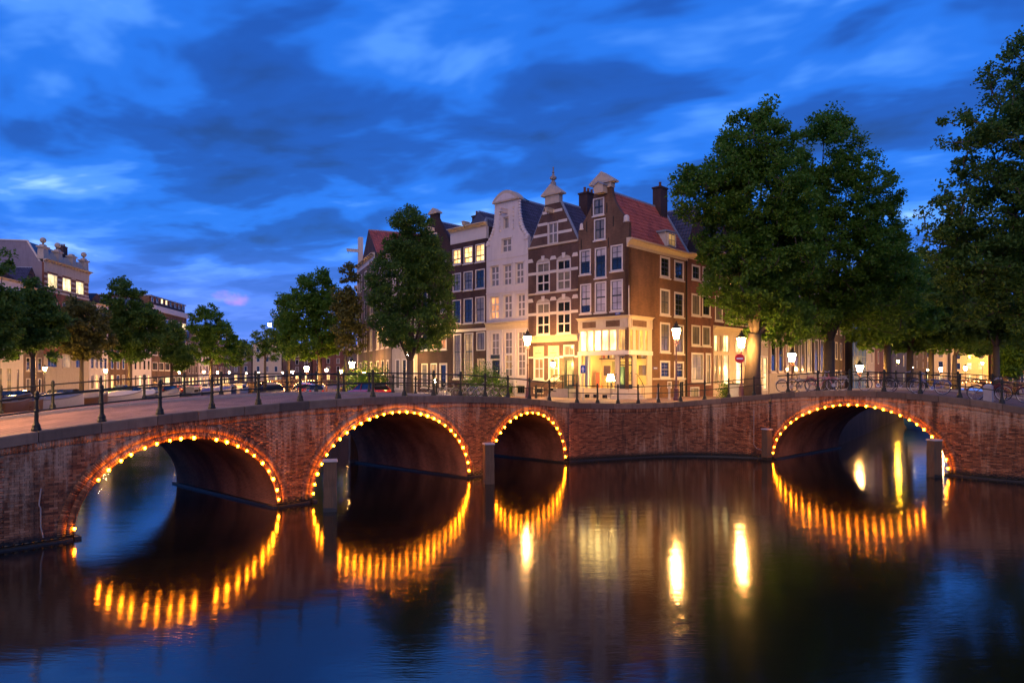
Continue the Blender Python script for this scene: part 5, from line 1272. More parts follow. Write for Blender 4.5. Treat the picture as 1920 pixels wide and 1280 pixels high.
# ------------------------------------------------------------------ trees
def tree(name, label, px, z, lobes, seed, nleaf, leaf=(.11, .07), trunk=.3, mat='leaf', g=None, clr=.85, group=None, fork=None, lean=0, twig=True):
    rng = np.random.RandomState(seed); k = z/FP
    bx = (px-HX)*k; by = z; g = ground(bx, by) if g is None else g
    C = np.array([((l[0]-HX)*k - bx, (l[4] if len(l) > 4 else 0), E-(l[1]-HY)*k - g) for l in lobes]); R = np.array([(l[2]*k, l[2]*k*(l[5] if len(l) > 5 else .95), l[3]*k) for l in lobes])
    root = empty(name, (bx, by, g-.05), 0, label, 'tree', group)
    vol = R.prod(1); ncl = max(24, int(nleaf/(92 if nleaf > 40000 else 85))); per = rng.choice(len(C), ncl, p=vol/vol.sum())
    d = rng.normal(size=(ncl, 3)); d /= np.linalg.norm(d, axis=1)[:, None]; rad = rng.uniform(.30, 1.0, ncl)**.55
    P = C[per] + d*rad[:, None]*R[per]
    # skeleton: trunk, limbs to the lobes, twigs to every clump
    zmin = P[:, 2].min(); top = P[np.argmax(P[:, 2])]
    fz = fork if fork else max(1.8, zmin*.9+.4)
    mid = C.mean(0)
    trunkp = [Vector((0, 0, -.3)), Vector((.04*lean, .02, fz*.5)), Vector((lean*.15, 0, fz))]
    nodes = [np.array((0, 0, fz*.6)), np.array((lean*.15, 0, fz))]; rads = {}
    mb = MB(); mb.tube(trunkp, [trunk*1.35, trunk*1.0, trunk*.86], 10)
    order = np.argsort(-vol)
    cl = []
    for li in order[:7]:
        a = Vector(nodes[1]); c = Vector(C[li]) + Vector((0, 0, R[li][2]*.35)); m1 = a.lerp(c, .35) + Vector((rng.uniform(-.3, .3), rng.uniform(-.3, .3), .25*(c-a).length*.3)); m2 = a.lerp(c, .7) + Vector((rng.uniform(-.3, .3), rng.uniform(-.3, .3), .1))
        pts = [a-Vector((0, 0, .25)), m1, m2, c]; r0 = trunk*(.62 if li == order[0] else .45)
        # smooth
        mb.tube(pts, [r0, r0*.62, r0*.36, r0*.12], 7)
        for t in np.linspace(.25, 1, 6):
            i = min(2, int(t*3)); u = t*3-i; cl.append(np.array(pts[i].lerp(pts[i+1], u)))
    nod = np.array(nodes + cl)
    tr = root and mb.build('trunk', M['bark'], root, True)
    if twig:
        mb = MB(); ordr = np.argsort(np.linalg.norm(P - nodes[1], axis=1))
        for i in ordr:
            p = P[i]; dd = np.linalg.norm(nod-p, axis=1) + .6*np.maximum(0, nod[:, 2]-p[2]); j = int(np.argmin(dd)); q = nod[j]
            m1 = (p+q)/2 + rng.normal(size=3)*.12; L = np.linalg.norm(p-q)
            if L > .25: mb.tube([q, m1, p], [min(.05, .014+.012*L)*trunk/.3*.8, .02*trunk/.3, .008], 4, False)
            nod = np.vstack([nod, [m1], [p]])
        tag(mb.build('branches', M['bark'], root), kind='stuff')
    # leaves
    n = nleaf; ci = rng.randint(0, ncl, n); cr = rng.uniform(.55, 1.15, ncl)*clr
    off = np.clip(rng.normal(size=(n, 3)), -1.7, 1.7)*np.array((.50, .50, .34)); pos = P[ci] + off*cr[ci][:, None]
    nr = rng.normal(size=(n, 3)) + np.array((0, 0, .9)); nr /= np.linalg.norm(nr, axis=1)[:, None]
    t1 = np.cross(nr, rng.normal(size=(n, 3))); t1 /= np.linalg.norm(t1, axis=1)[:, None]; t2 = np.cross(nr, t1)
    sz = rng.uniform(.65, 1.3, n)[:, None]; a = t1*leaf[0]*sz; b_ = t2*leaf[1]*sz
    V = np.stack([pos-a, pos+b_-a*.1, pos+a, pos-b_-a*.1], 1)
    obj('crown', quads_mesh('crown', V, M[mat]), root)
    return root
tree('elm_tree', 'big spreading elm with forked trunk by the bridge end, in front of the shop house', 1410, 43.5, [(1415, 265, 70, 65), (1335, 365, 75, 55), (1430, 375, 90, 100), (1365, 450, 60, 60), (1385, 530, 65, 60), (1420, 560, 70, 60), (1480, 600, 75, 45, 1), (1370, 310, 55, 50), (1460, 480, 80, 90), (1300, 340, 45, 35), (1440, 215, 35, 28), (1345, 495, 30, 40)], 11, 88000, (.108, .066), .46, 'leaf', 3.05, .62, 'elms along the narrow canal', fork=4.3, lean=1.2)
tree('elm_tree', 'broad elm standing second along the narrow canal, crown highest over the single arch', 1553, 49.5, [(1545, 290, 70, 85), (1590, 380, 90, 100), (1510, 400, 70, 110), (1640, 440, 60, 90), (1570, 500, 110, 90), (1640, 560, 90, 70), (1510, 560, 80, 80), (1555, 235, 40, 35), (1680, 490, 35, 80), (1690, 540, 45, 60)], 12, 88000, (.112, .068), .42, 'leaf', 2.6, .68, 'elms along the narrow canal', fork=4.6, lean=.4)
tree('elm_tree', 'tall dark elm reaching in at the photograph edge beyond the narrow canal', 2075, 35.5, [(1935, 150, 95, 100), (1905, 290, 120, 95), (1880, 420, 120, 90), (1850, 500, 90, 60), (2060, 180, 150, 180), (2080, 420, 190, 160), (1980, 520, 120, 90), (1800, 250, 45, 50), (1775, 400, 40, 60), (1900, 580, 90, 50), (1800, 520, 60, 55), (1760, 470, 35, 40)], 13, 125000, (.10, .062), .5, 'leafd', None, .6, 'elms along the narrow canal', fork=6)
for i, (px, z, lob, lab, mt) in enumerate((
    (1664, 59, [(1660, 540, 70, 80), (1640, 600, 60, 50), (1700, 580, 60, 60), (1665, 480, 40, 50)], 'elm third along the narrow canal, behind the parked bicycles', 'leaf'),
    (1706, 68, [(1710, 560, 60, 80), (1740, 590, 60, 60), (1700, 620, 60, 40), (1720, 510, 40, 45)], 'elm fourth along the narrow canal, above the blue boat', 'leafd'),
    (1746, 77, [(1765, 570, 55, 70), (1790, 610, 50, 50), (1750, 620, 50, 40)], 'elm fifth along the narrow canal', 'leaf'),
    (1790, 92, [(1800, 590, 50, 60), (1830, 625, 50, 40)], 'elm sixth along the narrow canal, half lost in the dark', 'leafd'),
    (1868, 64, [(1860, 560, 80, 70), (1900, 600, 60, 60), (1830, 600, 50, 50), (1890, 510, 50, 60)], 'elm on the other bank of the narrow canal under the big dark crown', 'leafd'),
    (1905, 100, [(1905, 650, 25, 40), (1895, 680, 20, 25)], 'small bushy tree at the photograph edge before the yellow-lit front', 'leaf'))):
    tree('elm_tree', lab, px, z, lob, 20+i, 18000, (.20, .13), .30, mt, None, 1.0, 'elms along the narrow canal', twig=i < 3)
tree('elm_tree', 'compact upright elm in front of the tall dark-roofed house', 768, 48.5, [(772, 450, 48, 55), (745, 530, 55, 65), (808, 530, 45, 70), (772, 615, 72, 45), (730, 585, 40, 50), (825, 590, 32, 55), (767, 418, 32, 30), (790, 480, 50, 50), (745, 475, 35, 40)], 31, 70000, (.082, .05), .26, 'leafd', 2.55, .5, 'elms along the wide canal', fork=3.2, lean=.2)
for i, (px, z, lob, lab, mt, nl) in enumerate((
    (600, 84, [(590, 545, 40, 40), (560, 590, 50, 45), (615, 600, 45, 60), (580, 640, 60, 35), (595, 515, 15, 14)], 'wide bushy elm on the near bank left of the slim tree', 'leaf', 30000),
    (648, 72, [(652, 520, 14, 35), (648, 570, 25, 40), (655, 620, 28, 45)], 'slim pointed young elm beside the end house of the bend', 'leafo', 7000),
    (540, 100, [(540, 580, 28, 35), (525, 625, 32, 40), (550, 640, 30, 35)], 'elm further up the near bank behind the bushy one', 'leafd', 9000),
    (497, 135, [(500, 635, 28, 25), (485, 650, 22, 25), (515, 655, 22, 22)], 'distant elm where the wide canal narrows from view', 'leafd', 6000))):
    tree('elm_tree', lab, px, z, lob, 40+i, nl, (.16, .10), .26 if i != 1 else .16, mt, 2.25, .8, 'elms along the wide canal', twig=i < 2)
for i, (px, z, lob, lab, mt, nl) in enumerate((
    (62, 92, [(60, 600, 52, 60), (25, 610, 40, 60), (95, 620, 30, 50), (70, 550, 25, 30)], 'dark tree before the ornate brick building on the far bank', 'leafd', 16000),
    (153, 102, [(150, 610, 48, 45), (165, 640, 45, 35), (140, 580, 25, 25)], 'thin olive tree right of a street lamp on the far bank', 'leafo', 11000),
    (243, 114, [(235, 570, 38, 50), (265, 620, 45, 55), (230, 630, 40, 50), (225, 535, 20, 22)], 'tallest dense tree on the far bank', 'leafd', 18000),
    (322, 132, [(322, 640, 28, 40), (335, 665, 28, 28)], 'small dark tree before the flat-roofed block', 'leafd', 7000),
    (396, 148, [(385, 610, 30, 42), (410, 640, 38, 42), (378, 650, 28, 35), (390, 580, 14, 18)], 'rounded tall tree past the flat-roofed block', 'leaf', 14000),
    (452, 185, [(450, 660, 22, 25), (438, 670, 20, 20)], 'last far-bank tree before the lit far bridge', 'leafd', 5000),
    (-5, 84, [(-5, 600, 40, 70), (5, 500, 14, 40)], 'tree cut by the photograph left edge on the far bank', 'leafd', 7000))):
    tree('elm_tree', lab, px, z, lob, 60+i, int(nl*1.4), (.22, .14), .3, mt, GW, 1.0, 'trees on the far bank of the wide canal', twig=i < 3)

# ------------------------------------------------------------------ street lamps
def lamp(name, label, px, py, z, g=None, mat='lamp', post='lampred', group='crown-topped street lamps', detail=True, k=1.2):
    p = at(px, py, z); g = ground(p.x, p.y) if g is None else g; h = p.z - g
    r = empty(name, (p.x, p.y, g), random.uniform(0, .6), label, 'street lamp', group)
    mb = MB(); mb.lathe([(.19, -.1), (.19, .12), (.15, .18), (.14, .62), (.17, .68), (.10, .78), (.075, .95)], 8); mb.build('base', M[post], r)
    mb = MB(); mb.lathe([(.065, .9), (.045, h*.55), (.06, h*.56), (.06, h*.58), (.038, h*.6), (.032, h-.55)], 8); mb.build('post', M[post], r)
    if detail:
        mb = MB()
        for a in range(4):
            c, s = math.cos(a*math.pi/2), math.sin(a*math.pi/2)
            mb.tube([(c*.03, s*.03, h-.72), (c*.16, s*.16, h-.66), (c*.19, s*.19, h-.54), (c*.11, s*.11, h-.44), (c*.13, s*.13, h-.33)], .014, 5)
        mb.build('bracket', M[post], r)
    w0, w1 = .14*k, .25*k
    gl = MB(); gl.lathe([(w0, h-.30*k), (w1, h+.20*k)], 6, cap=False); gl.lathe([(w0*.2, h-.30*k), (w0, h-.30*k)], 6, cap=False)
    gl.build('lantern_glass', M[mat], r)
    mb = MB(); mb.lathe([(w1+.03, h+.20*k), (w1+.04, h+.24*k), (.14*k, h+.36*k), (.10*k, h+.38*k), (.12*k, h+.46*k), (.05*k, h+.50*k), (.02, h+.62*k)], 6)
    cap = mb.build('lantern_cap', M['iron'], r)
    if detail:
        mb = MB()
        for a in range(6):
            t = a*math.pi/3; mb.tube([(w0*math.cos(t), w0*math.sin(t), h-.30*k), (w1*math.cos(t)*1.01, w1*math.sin(t)*1.01, h+.2*k)], .011, 4)
            mb.lathe([(.02, .24), (.028, .30), (.0, .34)], 5, (w1*.98*math.cos(t), w1*.98*math.sin(t), h))
        mb.build('lantern_frame', M['iron'], r)
    return r
lamp('street_lamp', 'street lamp in front of the white gabled house', 989, 637, 47.7, 3.02)
lamp('street_lamp', 'tall street lamp before the plain side wall of the corner house', 1268, 624, 42, 3.14)
lamp('street_lamp', 'street lamp carrying the round no-entry sign', 1390, 641, 42.6, 3.2)
lamp('street_lamp', 'street lamp in front of the black brick house', 1485, 669, 53, 2.6)
lamp('street_lamp', 'street lamp between tree trunks near the blue sheeting', 1612, 690, 60, 2.2)
for i, (px, py, z, lab) in enumerate(((1708, 691, 74, 'street lamp over the blue boat on the narrow canal'), (1764, 692, 88, 'street lamp under the trees, fifth along the narrow canal'), (1810, 690, 98, 'street lamp beyond the far railing near the red bicycle'), (1842, 681, 162, 'street lamp before the yellow-lit front'), (1880, 694, 150, 'faint street lamp at the end of the narrow canal'))):
    lamp('street_lamp', lab, px, py, z, 2.2, 'lamptrees', detail=i < 2, k=.9)
for i, (px, py, z, lab) in enumerate(((660, 683, 66, 'bright street lamp at the bend beside the slim tree'), (575, 691, 82, 'street lamp before the bushy elm on the near bank'), (612, 694, 100, 'street lamp behind the bushy elm on the near bank'), (640, 696, 92, 'street lamp between bushy elm and slim tree'), (548, 697, 118, 'street lamp far up the near bank'), (530, 699, 150, 'street lamp by the lit far bridge, near bank side'))):
    lamp('street_lamp', lab, px, py, z, 2.25, 'lamp' if i < 2 else 'lampfar', detail=i < 2, group='street lamps along the wide canal', k=1.15 if i < 2 else .75)
for i, (px, py, z, lab) in enumerate(((84, 691, 95, 'street lamp before the ornate brick building'), (198, 695, 110, 'street lamp left of the tallest far-bank tree'), (336, 697, 136, 'street lamp under the small dark far-bank tree'), (382, 697, 147, 'street lamp under the rounded tall far-bank tree'), (408, 698, 158, 'street lamp right of the rounded far-bank tree'), (430, 698, 172, 'street lamp past the last far-bank trees'), (462, 700, 190, 'street lamp at the far end of the boats'), (485, 699, 205, 'street lamp at the far bridge, boat side'))):
    lamp('street_lamp', lab, px, py, z, GW, 'lampmid' if i < 2 else 'lampfar', 'iron', 'street lamps on the far bank', detail=i < 2, k=1 if i < 2 else .75)
p_ = lb(-15.6, 5.2)
lamp('street_lamp', 'assumed street lamp, out of view, at the far left end of the three-arched bridge', HX + p_[0]/p_[1]*FP, HY - 2.4/p_[1]*FP, p_[1], 2.8, 'lampmid')  # unseen lamp, assumed from the light on the left deck, added to light it
def wall_lamp(label, px, py, z, r=.13, mat='walllamp', hang=None, to=None):
    p = at(px, py, z); o = empty('wall_lantern', p, 0, label, 'lantern', 'small lanterns on walls and posts')
    mb = MB(); mb.lathe([(r*.55, -r*1.2), (r, r*.6)], 6); mb.build('lantern_glass', M[mat], o)
    mb = MB(); mb.lathe([(r*1.2, r*.6), (r*.4, r*1.4), (.01, r*1.9)], 6); mb.build('lantern_cap', M['iron'], o)
    if to is not None: MB().tube([(0, 0, r*1.8), tuple(Vector(to)*.5+Vector((0, 0, r*2.2))), to], .015, 5).build('bracket', M['iron'], o)
wall_lamp('hanging lantern over the stoop of the striped house', 1037, 682, 48.0, .17, to=(.35, .45, .55))
wall_lamp('small lantern by the doorway behind the no-entry sign', 1409, 674, 46.5, .14, to=(-.1, .5, .3))
wall_lamp('yellowish lantern at a house door behind the compact elm', 764, 667, 58.5, .14, to=(.2, .3, .3))
wall_lamp('lantern glowing in the lower branches of the compact elm', 837, 612, 57, .12, to=(.3, .3, .2))
wall_lamp('small lantern over a door at the bend', 683, 699, 70, .13, to=(.3, .3, .3))
wall_lamp('lantern on the pinkish brick house', 1476, 692, 57.5, .08, to=(-.2, .3, .2))
wall_lamp('yellow street lantern high at the far end of the narrow canal', 1890, 664, 168, .5, 'sodium', to=(.5, .5, 1))
wall_lamp('yellow lantern on a house under the third elm', 1684, 677, 82, .16, 'sodium', to=(-.3, .4, .3))
wall_lamp('small lantern on a house under the fifth elm', 1740, 693, 100, .16, to=(-.3, .4, .3))
wall_lamp('round lamp hung high over the wide canal', 506, 608, 120, .32, to=(3.5, .3, .4))
# low floodlight by the parked bicycles
p = at(815, 714, 53); o = empty('ground_lamp', (p.x, p.y, ground(p.x, p.y)), 0, 'low lamp on a short post glaring between parked bicycles', 'lamp')
h = p.z-ground(p.x, p.y); MB().lathe([(.06, 0), (.04, h-.15)], 6).build('post', M['iron'], o); MB().lathe([(.05, h-.15), (.14, h-.02), (.14, h+.06), (.03, h+.16)], 8).build('lamp_glass', M['walllamp'], o, True)

# ------------------------------------------------------------------ traffic signs
M['sign_red'] = pm('red_sign', (.55, .02, .015), .35, .1, 3)
p = at(1387, 672, 42.2); o = empty('no_entry_sign', p, 0, 'round red no-entry sign with white bar on a lamp post', 'sign')
MB().lathe([(.29, -.01), (.29, .01)], 24).build('sign_disc', M['sign_red'], o).rotation_euler = (math.pi/2, 0, 0)
MB().box(-.2, .2, -.022, -.013, -.045, .045).build('white_bar', M['sign_white'], o)
MB().box(-.02, .02, .012, .36, -.02, .02).build('clamp', M['iron'], o)
p = at(1093, 692, 43.2); g = ground(p.x, p.y); o = empty('arrow_sign', (p.x, p.y, g), -.25, 'blue square sign with white arrow on a thin post before the shop', 'sign'); h = p.z-g
MB().lathe([(.03, 0), (.03, h+.28)], 8, (0, .05, 0)).build('post', M['lead'], o)
MB().box(-.16, .16, -.012, .012, h-.25, h+.25).build('sign_plate', M['sign_blue'], o)
mb = MB(); mb.prism([(-.035, h-.18), (.035, h-.18), (.035, h-.02), (.09, h-.02), (0, h+.18), (-.09, h-.02), (-.035, h-.02)], -.016, -.013); mb.build('white_arrow', M['sign_white'], o)

# ------------------------------------------------------------------ bicycles
M['chrome'] = pm('worn_chrome', (.45, .44, .42), .35, .2, 8, 0, 1.); M['rubber'] = pm('tyre_rubber', (.015, .015, .015), .7)
def bike_meshes(key):
    fm = M[key]; d = {}
    mb = MB()
    for x in (-.53, .53): mb.tube([(x+.335*math.cos(t), 0, .35+.335*math.sin(t)) for t in np.linspace(0, 2*math.pi, 25)], .02, 5, False)
    d['wheel_tyre'] = None
    def ring(R, r, n=25): m_ = MB(); m_.tube([(R*math.cos(t), 0, R*math.sin(t)) for t in np.linspace(0, 2*math.pi, n)], r, 5, False); return m_
    d['tyre'] = ring(.335, .021).mesh('tyre', M['rubber']); 
    w = ring(.31, .012)
    for k in range(14): t = k*2*math.pi/14; w.tube([(0, .02 if k % 2 else -.02, 0), (.31*math.cos(t), 0, .31*math.sin(t))], .003, 3, False)
    w.lathe([(.025, -.04), (.025, .04)], 6) ; d['rim'] = w.mesh('rim', M['chrome'])
    m_ = MB(); bb = (-.08, 0, .30); hd = (.38, 0, .82); st = (-.22, 0, .72)
    for a, c in ((bb, hd), (bb, st), (st, (.36, 0, .70)), ((-.53, 0, .35), bb), ((-.53, 0, .35), st), (hd, (.53, 0, .35)), ((.36, 0, .95), hd)): m_.tube([a, c], .018, 6)
    d['frame'] = m_.mesh('frame', fm)
    m_ = MB(); m_.tube([(.20, -.3, .98), (.33, -.27, 1.05), (.37, 0, 1.0), (.33, .27, 1.05), (.20, .3, .98)], .013, 6); d['handlebar'] = m_.mesh('handlebar', M['chrome'])
    m_ = MB(); m_.tube([st, (-.24, 0, .92)], .014, 6); m_.loft([[(-.38, -.10, .93), (-.38, .10, .93), (-.38, .10, .98), (-.38, -.10, .98)], [(-.24, -.07, .93), (-.24, .07, .93), (-.24, .07, .99), (-.24, -.07, .99)], [(-.08, -.02, .94), (-.08, .02, .94), (-.08, .02, .98), (-.08, -.02, .98)]], True); d['saddle'] = m_.mesh('saddle', M['rubber'])
    m_ = MB()
    for x, a0, a1 in ((-.53, .3, 2.9), (.53, .6, 2.6)): 
        P = [(x+.375*math.cos(t), 0, .35+.375*math.sin(t)) for t in np.linspace(a0, a1, 12)]; m_.tube(P, .022, 4, False)
    m_.box(-.75, -.32, -.06, .06, .77, .785); m_.tube([(-.7, .05, .77), (-.53, .05, .35)], .008, 4); m_.tube([(-.7, -.05, .77), (-.53, -.05, .35)], .008, 4)
    d['mudguard'] = m_.mesh('mudguard', fm)
    m_ = MB(); m_.lathe([(.10, -.01), (.10, .01)], 12); m_.tube([(0, .03, 0), (.15, .05, .03)], .01, 4); m_.tube([(0, -.03, 0), (-.15, -.05, -.03)], .01, 4); d['crank'] = m_.mesh('crank', M['chrome'])
    return d
M['paint_black'] = pm('black_bike_paint', (.015, .015, .016), .3); M['paint_white'] = pm('silver_bike_paint', (.4, .4, .38), .35); M['paint_red'] = pm('dark_red_bike_paint', (.12, .012, .012), .35); M['paint_pink'] = pm('pink_bike_paint', (.5, .15, .15), .4); M['paint_blue'] = pm('blue_bike_paint', (.03, .08, .25), .35)
BK = {k: bike_meshes(k) for k in ('paint_black', 'paint_white', 'paint_red', 'paint_pink', 'paint_blue')}
def bicycle(label, x, y, g, rz, key, tilt=.1, grp='bicycles parked on the single-arched bridge'):
    d = BK[key]; o = empty('bicycle', (x, y, g), rz, label, 'bicycle', grp); o.rotation_euler = (tilt, 0, rz)
    for q in ('frame', 'handlebar', 'saddle', 'mudguard'): obj(q, d[q], o)
    for xx in (-.53, .53):
        w = obj('wheel', d['tyre'], o, (xx, 0, .35)); obj('rim', d['rim'], w)
    c = obj('crank', d['crank'], o, (-.08, 0, .30)); c.rotation_euler = (math.pi/2, 0, 0)
RBA = math.atan2(RB_U.y, RB_U.x)
def rbike(label, s, n, key, da=0., tilt=.1):
    p = rb(s, n); bicycle(label, p[0], p[1], rb_top(s)-.02, RBA+da, key, tilt)
rbike('silver bicycle leaning on the railing before the pinkish brick house', .9, .75, 'paint_white', .25)
rbike('black bicycle leaning beside the silver one on the railing', 1.3, 1.0, 'paint_black', -.1)
rbike('pale pink bicycle on the bridge railing near the black brick house', 2.5, .75, 'paint_pink', .1)
rbike('white-rimmed bicycle next to the pink one', 2.9, 1.05, 'paint_white', 3.3)
rbike('black bicycle on the bridge crown under the street lamp', 5.2, .8, 'paint_black', 3.2)
rbike('dark bicycle right of the bridge crown with large pale rims', 6.4, .8, 'paint_black', .05)
rbike('blue-framed bicycle before the blue boat', 7.6, .85, 'paint_blue', 3.2)
rbike('red bicycle near the stone bollard past the bridge crown', 9.9, 1.4, 'paint_red', .15)
rbike('dark red bicycle crossing behind the stone bollard', 10.6, 2.2, 'paint_red', -.25)
for i, (px, key, lab) in enumerate(((842, 'paint_white', 'silver bicycle below the bushy street plant, nearest the low lamp'), (868, 'paint_black', 'black bicycle in the row before the dark brick house'), (884, 'paint_white', 'pale bicycle in the row before the dark brick house'), (899, 'paint_blue', 'blue bicycle in the row before the dark brick house'), (915, 'paint_white', 'silver bicycle in the row near the white house'), (932, 'paint_black', 'dark bicycle at the end of the row near the white house'), (808, 'paint_black', 'black bicycle left of the low lamp'), (826, 'paint_white', 'grey bicycle just right of the low lamp'))):
    z = 50.5 + (900-px)*.03; p = at(px, 735, z); bicycle(lab, p.x, p.y, ground(p.x, p.y), TL+random.uniform(.5, 1.2), key, .05, 'bicycles parked before the gabled houses')
p = rb(10.0, .75); o = empty('stone_bollard', (p[0], p[1], rb_top(10)-.04), RBA, 'short square stone bollard beside the red bicycle', 'bollard'); MB().box(-.17, .17, -.17, .17, 0, .70, .01, .01).build('shaft', M['capwhite'], o); MB().box(-.165, .165, -.165, .165, .70, .80, .09, .09).build('cap', M['capwhite'], o)

# ------------------------------------------------------------------ cars
def carpaint(n, c): 
    m = pm(n, c, .25, .05, 3); m.node_tree.nodes['Principled BSDF'].inputs['Coat Weight'].default_value = .6; return m
M['carglass'] = glass('car_glass', (.01, .012, .014)); M['taillight'] = pm('red_tail_light', (.45, .01, .01), .25); M['plate'] = pm('yellow_number_plate', (.65, .42, .02), .4); M['head'] = pm('headlight_glass', (.6, .6, .58), .15)
WH = MB(); 
WH.M = Matrix.Rotation(math.pi/2, 4, 'X'); WH.lathe([(.24, -.10), (.31, -.09), (.32, 0), (.31, .09), (.24, .10)], 14); WHM = WH.mesh('wheel', M['rubber'])
HB = MB(); HB.M = Matrix.Rotation(math.pi/2, 4, 'X'); HB.lathe([(.05, -.115), (.20, -.105), (.20, .105), (.05, .115)], 10); HBM = HB.mesh('rim', M['chrome'])
def car_meshes(mat, L=4.2, Hh=1.46):
    hw = .86; d = {}
    st = [(-L/2, .45, .62, .78), (-L/2+.06, .30, .88, .84), (-L/2+.5, .24, .95, .86), (-.6, .22, .93, .87), (.7, .22, .90, .87), (L/2-.6, .24, .84, .85), (L/2-.08, .28, .70, .80), (L/2, .42, .58, .72)]
    mb = MB(); mb.loft([[(x, -w, a), (x, -w*1.02, (a+t)/2), (x, -w*.93, t), (x, w*.93, t), (x, w*1.02, (a+t)/2), (x, w, a)] for x, a, t, w in st], closed=True); d['body'] = mb.mesh('body', mat, True)
    cs = [(-L/2+.22, .92, .93, .74), (-L/2+.72, .92, Hh-.06, .60), (-.3, .90, Hh, .62), (.42, .90, Hh-.05, .60), (1.12, .88, .89, .74)]
    mb = MB(); mb.loft([[(x, -.76, a), (x, -w, t), (x, w, t), (x, .76, a)] for x, a, t, w in cs], closed=True); d['window_glass'] = mb.mesh('window_glass', M['carglass'])
    mb = MB(); mb.loft([[(x, -w-.015, t-.05), (x, -w+.06, t+.015), (x, w-.06, t+.015), (x, w+.015, t-.05)] for x, a, t, w in cs[1:4]], closed=True)
    for a, c in ((0, 1), (3, 4)):
        for sg in (-1, 1): mb.tube([(cs[a][0], sg*(cs[a][3] if a else .76), cs[a][2]), (cs[c][0], sg*(cs[c][3] if c < 4 else .75), cs[c][2])], .035, 5)
    for sg in (-1, 1): mb.tube([(.05, sg*.63, Hh-.03), (.05, sg*.80, .9)], .04, 4)
    d['roof'] = mb.mesh('roof', mat)
    d['tail_light'] = MB().box(-L/2-.01, -L/2+.1, -.12, .12, .66, .84).mesh('tail_light', M['taillight']); d['headlight'] = MB().box(L/2-.15, L/2-.02, -.15, .15, .60, .72).mesh('headlight', M['head'])
    d['number_plate'] = MB().box(-L/2-.035, -L/2-.005, -.26, .26, .50, .61).mesh('number_plate', M['plate']); d['L'] = L
    return d
def car(label, x, y, g, rz, d, grp):
    o = empty('parked_car', (x, y, g), rz, label, 'car', grp); L = d['L']
    for k in ('body', 'window_glass', 'roof', 'number_plate'): obj(k, d[k], o)
    for sg in (-1, 1): obj('tail_light', d['tail_light'], o, (0, sg*.66, 0)); obj('headlight', d['headlight'], o, (0, sg*.58, 0))
    for xx in (-L/2+.78, L/2-.8):
        for sg in (-1, 1): w = obj('wheel', WHM, o, (xx, sg*.78, .32)); obj('rim', HBM, w)
CP = {k: carpaint('car_paint_'+k, c) for k, c in dict(black=(.012, .013, .016), blue=(.02, .09, .30), grey=(.13, .13, .14), red=(.35, .02, .02), white=(.6, .6, .6), navy=(.015, .03, .08)).items()}
CM = {k: car_meshes(m_) for k, m_ in CP.items()}; VAN = car_meshes(CP['blue'], 4.6, 1.85)
def bank_z(px, off):      # where a line beside the far quay edge meets a picture column
    z = 100.
    for _ in range(30): x = float(np.interp(z, [62, 78, 130, 196, 300], [-58, -63, -62, -76, -97]))+off; z = .5*z + .5*x/((px-HX)/FP)
    return z, x
ga = 'cars parked behind the moored boats'
for i, (px, z, key, lab) in enumerate(((12, 90, 'black', 'black car at the photograph left edge on the far bank'), (44, 92, 'navy', 'dark navy car second from the left edge on the far bank'), (112, 97, 'black', 'black car below the street lamp on the far bank'), (138, 101, 'navy', 'dark car right of the far-bank street lamp'), (232, 116, 'van', 'bright blue van by the flower boxes'), (252, 121, 'blue', 'blue car just past the blue van'), (284, 128, 'grey', 'grey car under the tallest far-bank tree'), (322, 136, 'black', 'black car under the small dark far-bank tree'), (345, 142, 'red', 'red car under the far-bank trees'), (366, 148, 'red', 'second red car farther up the far bank'), (390, 156, 'white', 'white car near the rounded tall tree'), (412, 165, 'grey', 'grey car farthest up the far bank'))):
    z, x = bank_z(px, -2.8)
    car(lab, x, z, GW, math.atan2(1, -.08)+random.uniform(-.06, .06), VAN if key == 'van' else CM[key], ga)
gb_ = 'cars parked along the near bank of the wide canal'
for i, (x, y, key, lab) in enumerate(((-13.4, 56.2, 'red', 'red car parked near the compact elm, only its roof above the bridge'), (-23.3, 75, 'grey', 'grey car at the bend below the bright lamp'), (-26.3, 82, 'red', 'dark red car under the bushy elm'), (-29.2, 90, 'black', 'black car behind the bushy elm'), (-31.5, 98, 'white', 'white car behind the bushy elm farther back'), (-34, 108, 'navy', 'navy car far along the near bank'))):
    car(lab, x+1.6, y, ground(x+1.6, y), math.atan2(.92, -.38) if i else math.atan2(.685, -.728), CM[key], gb_)

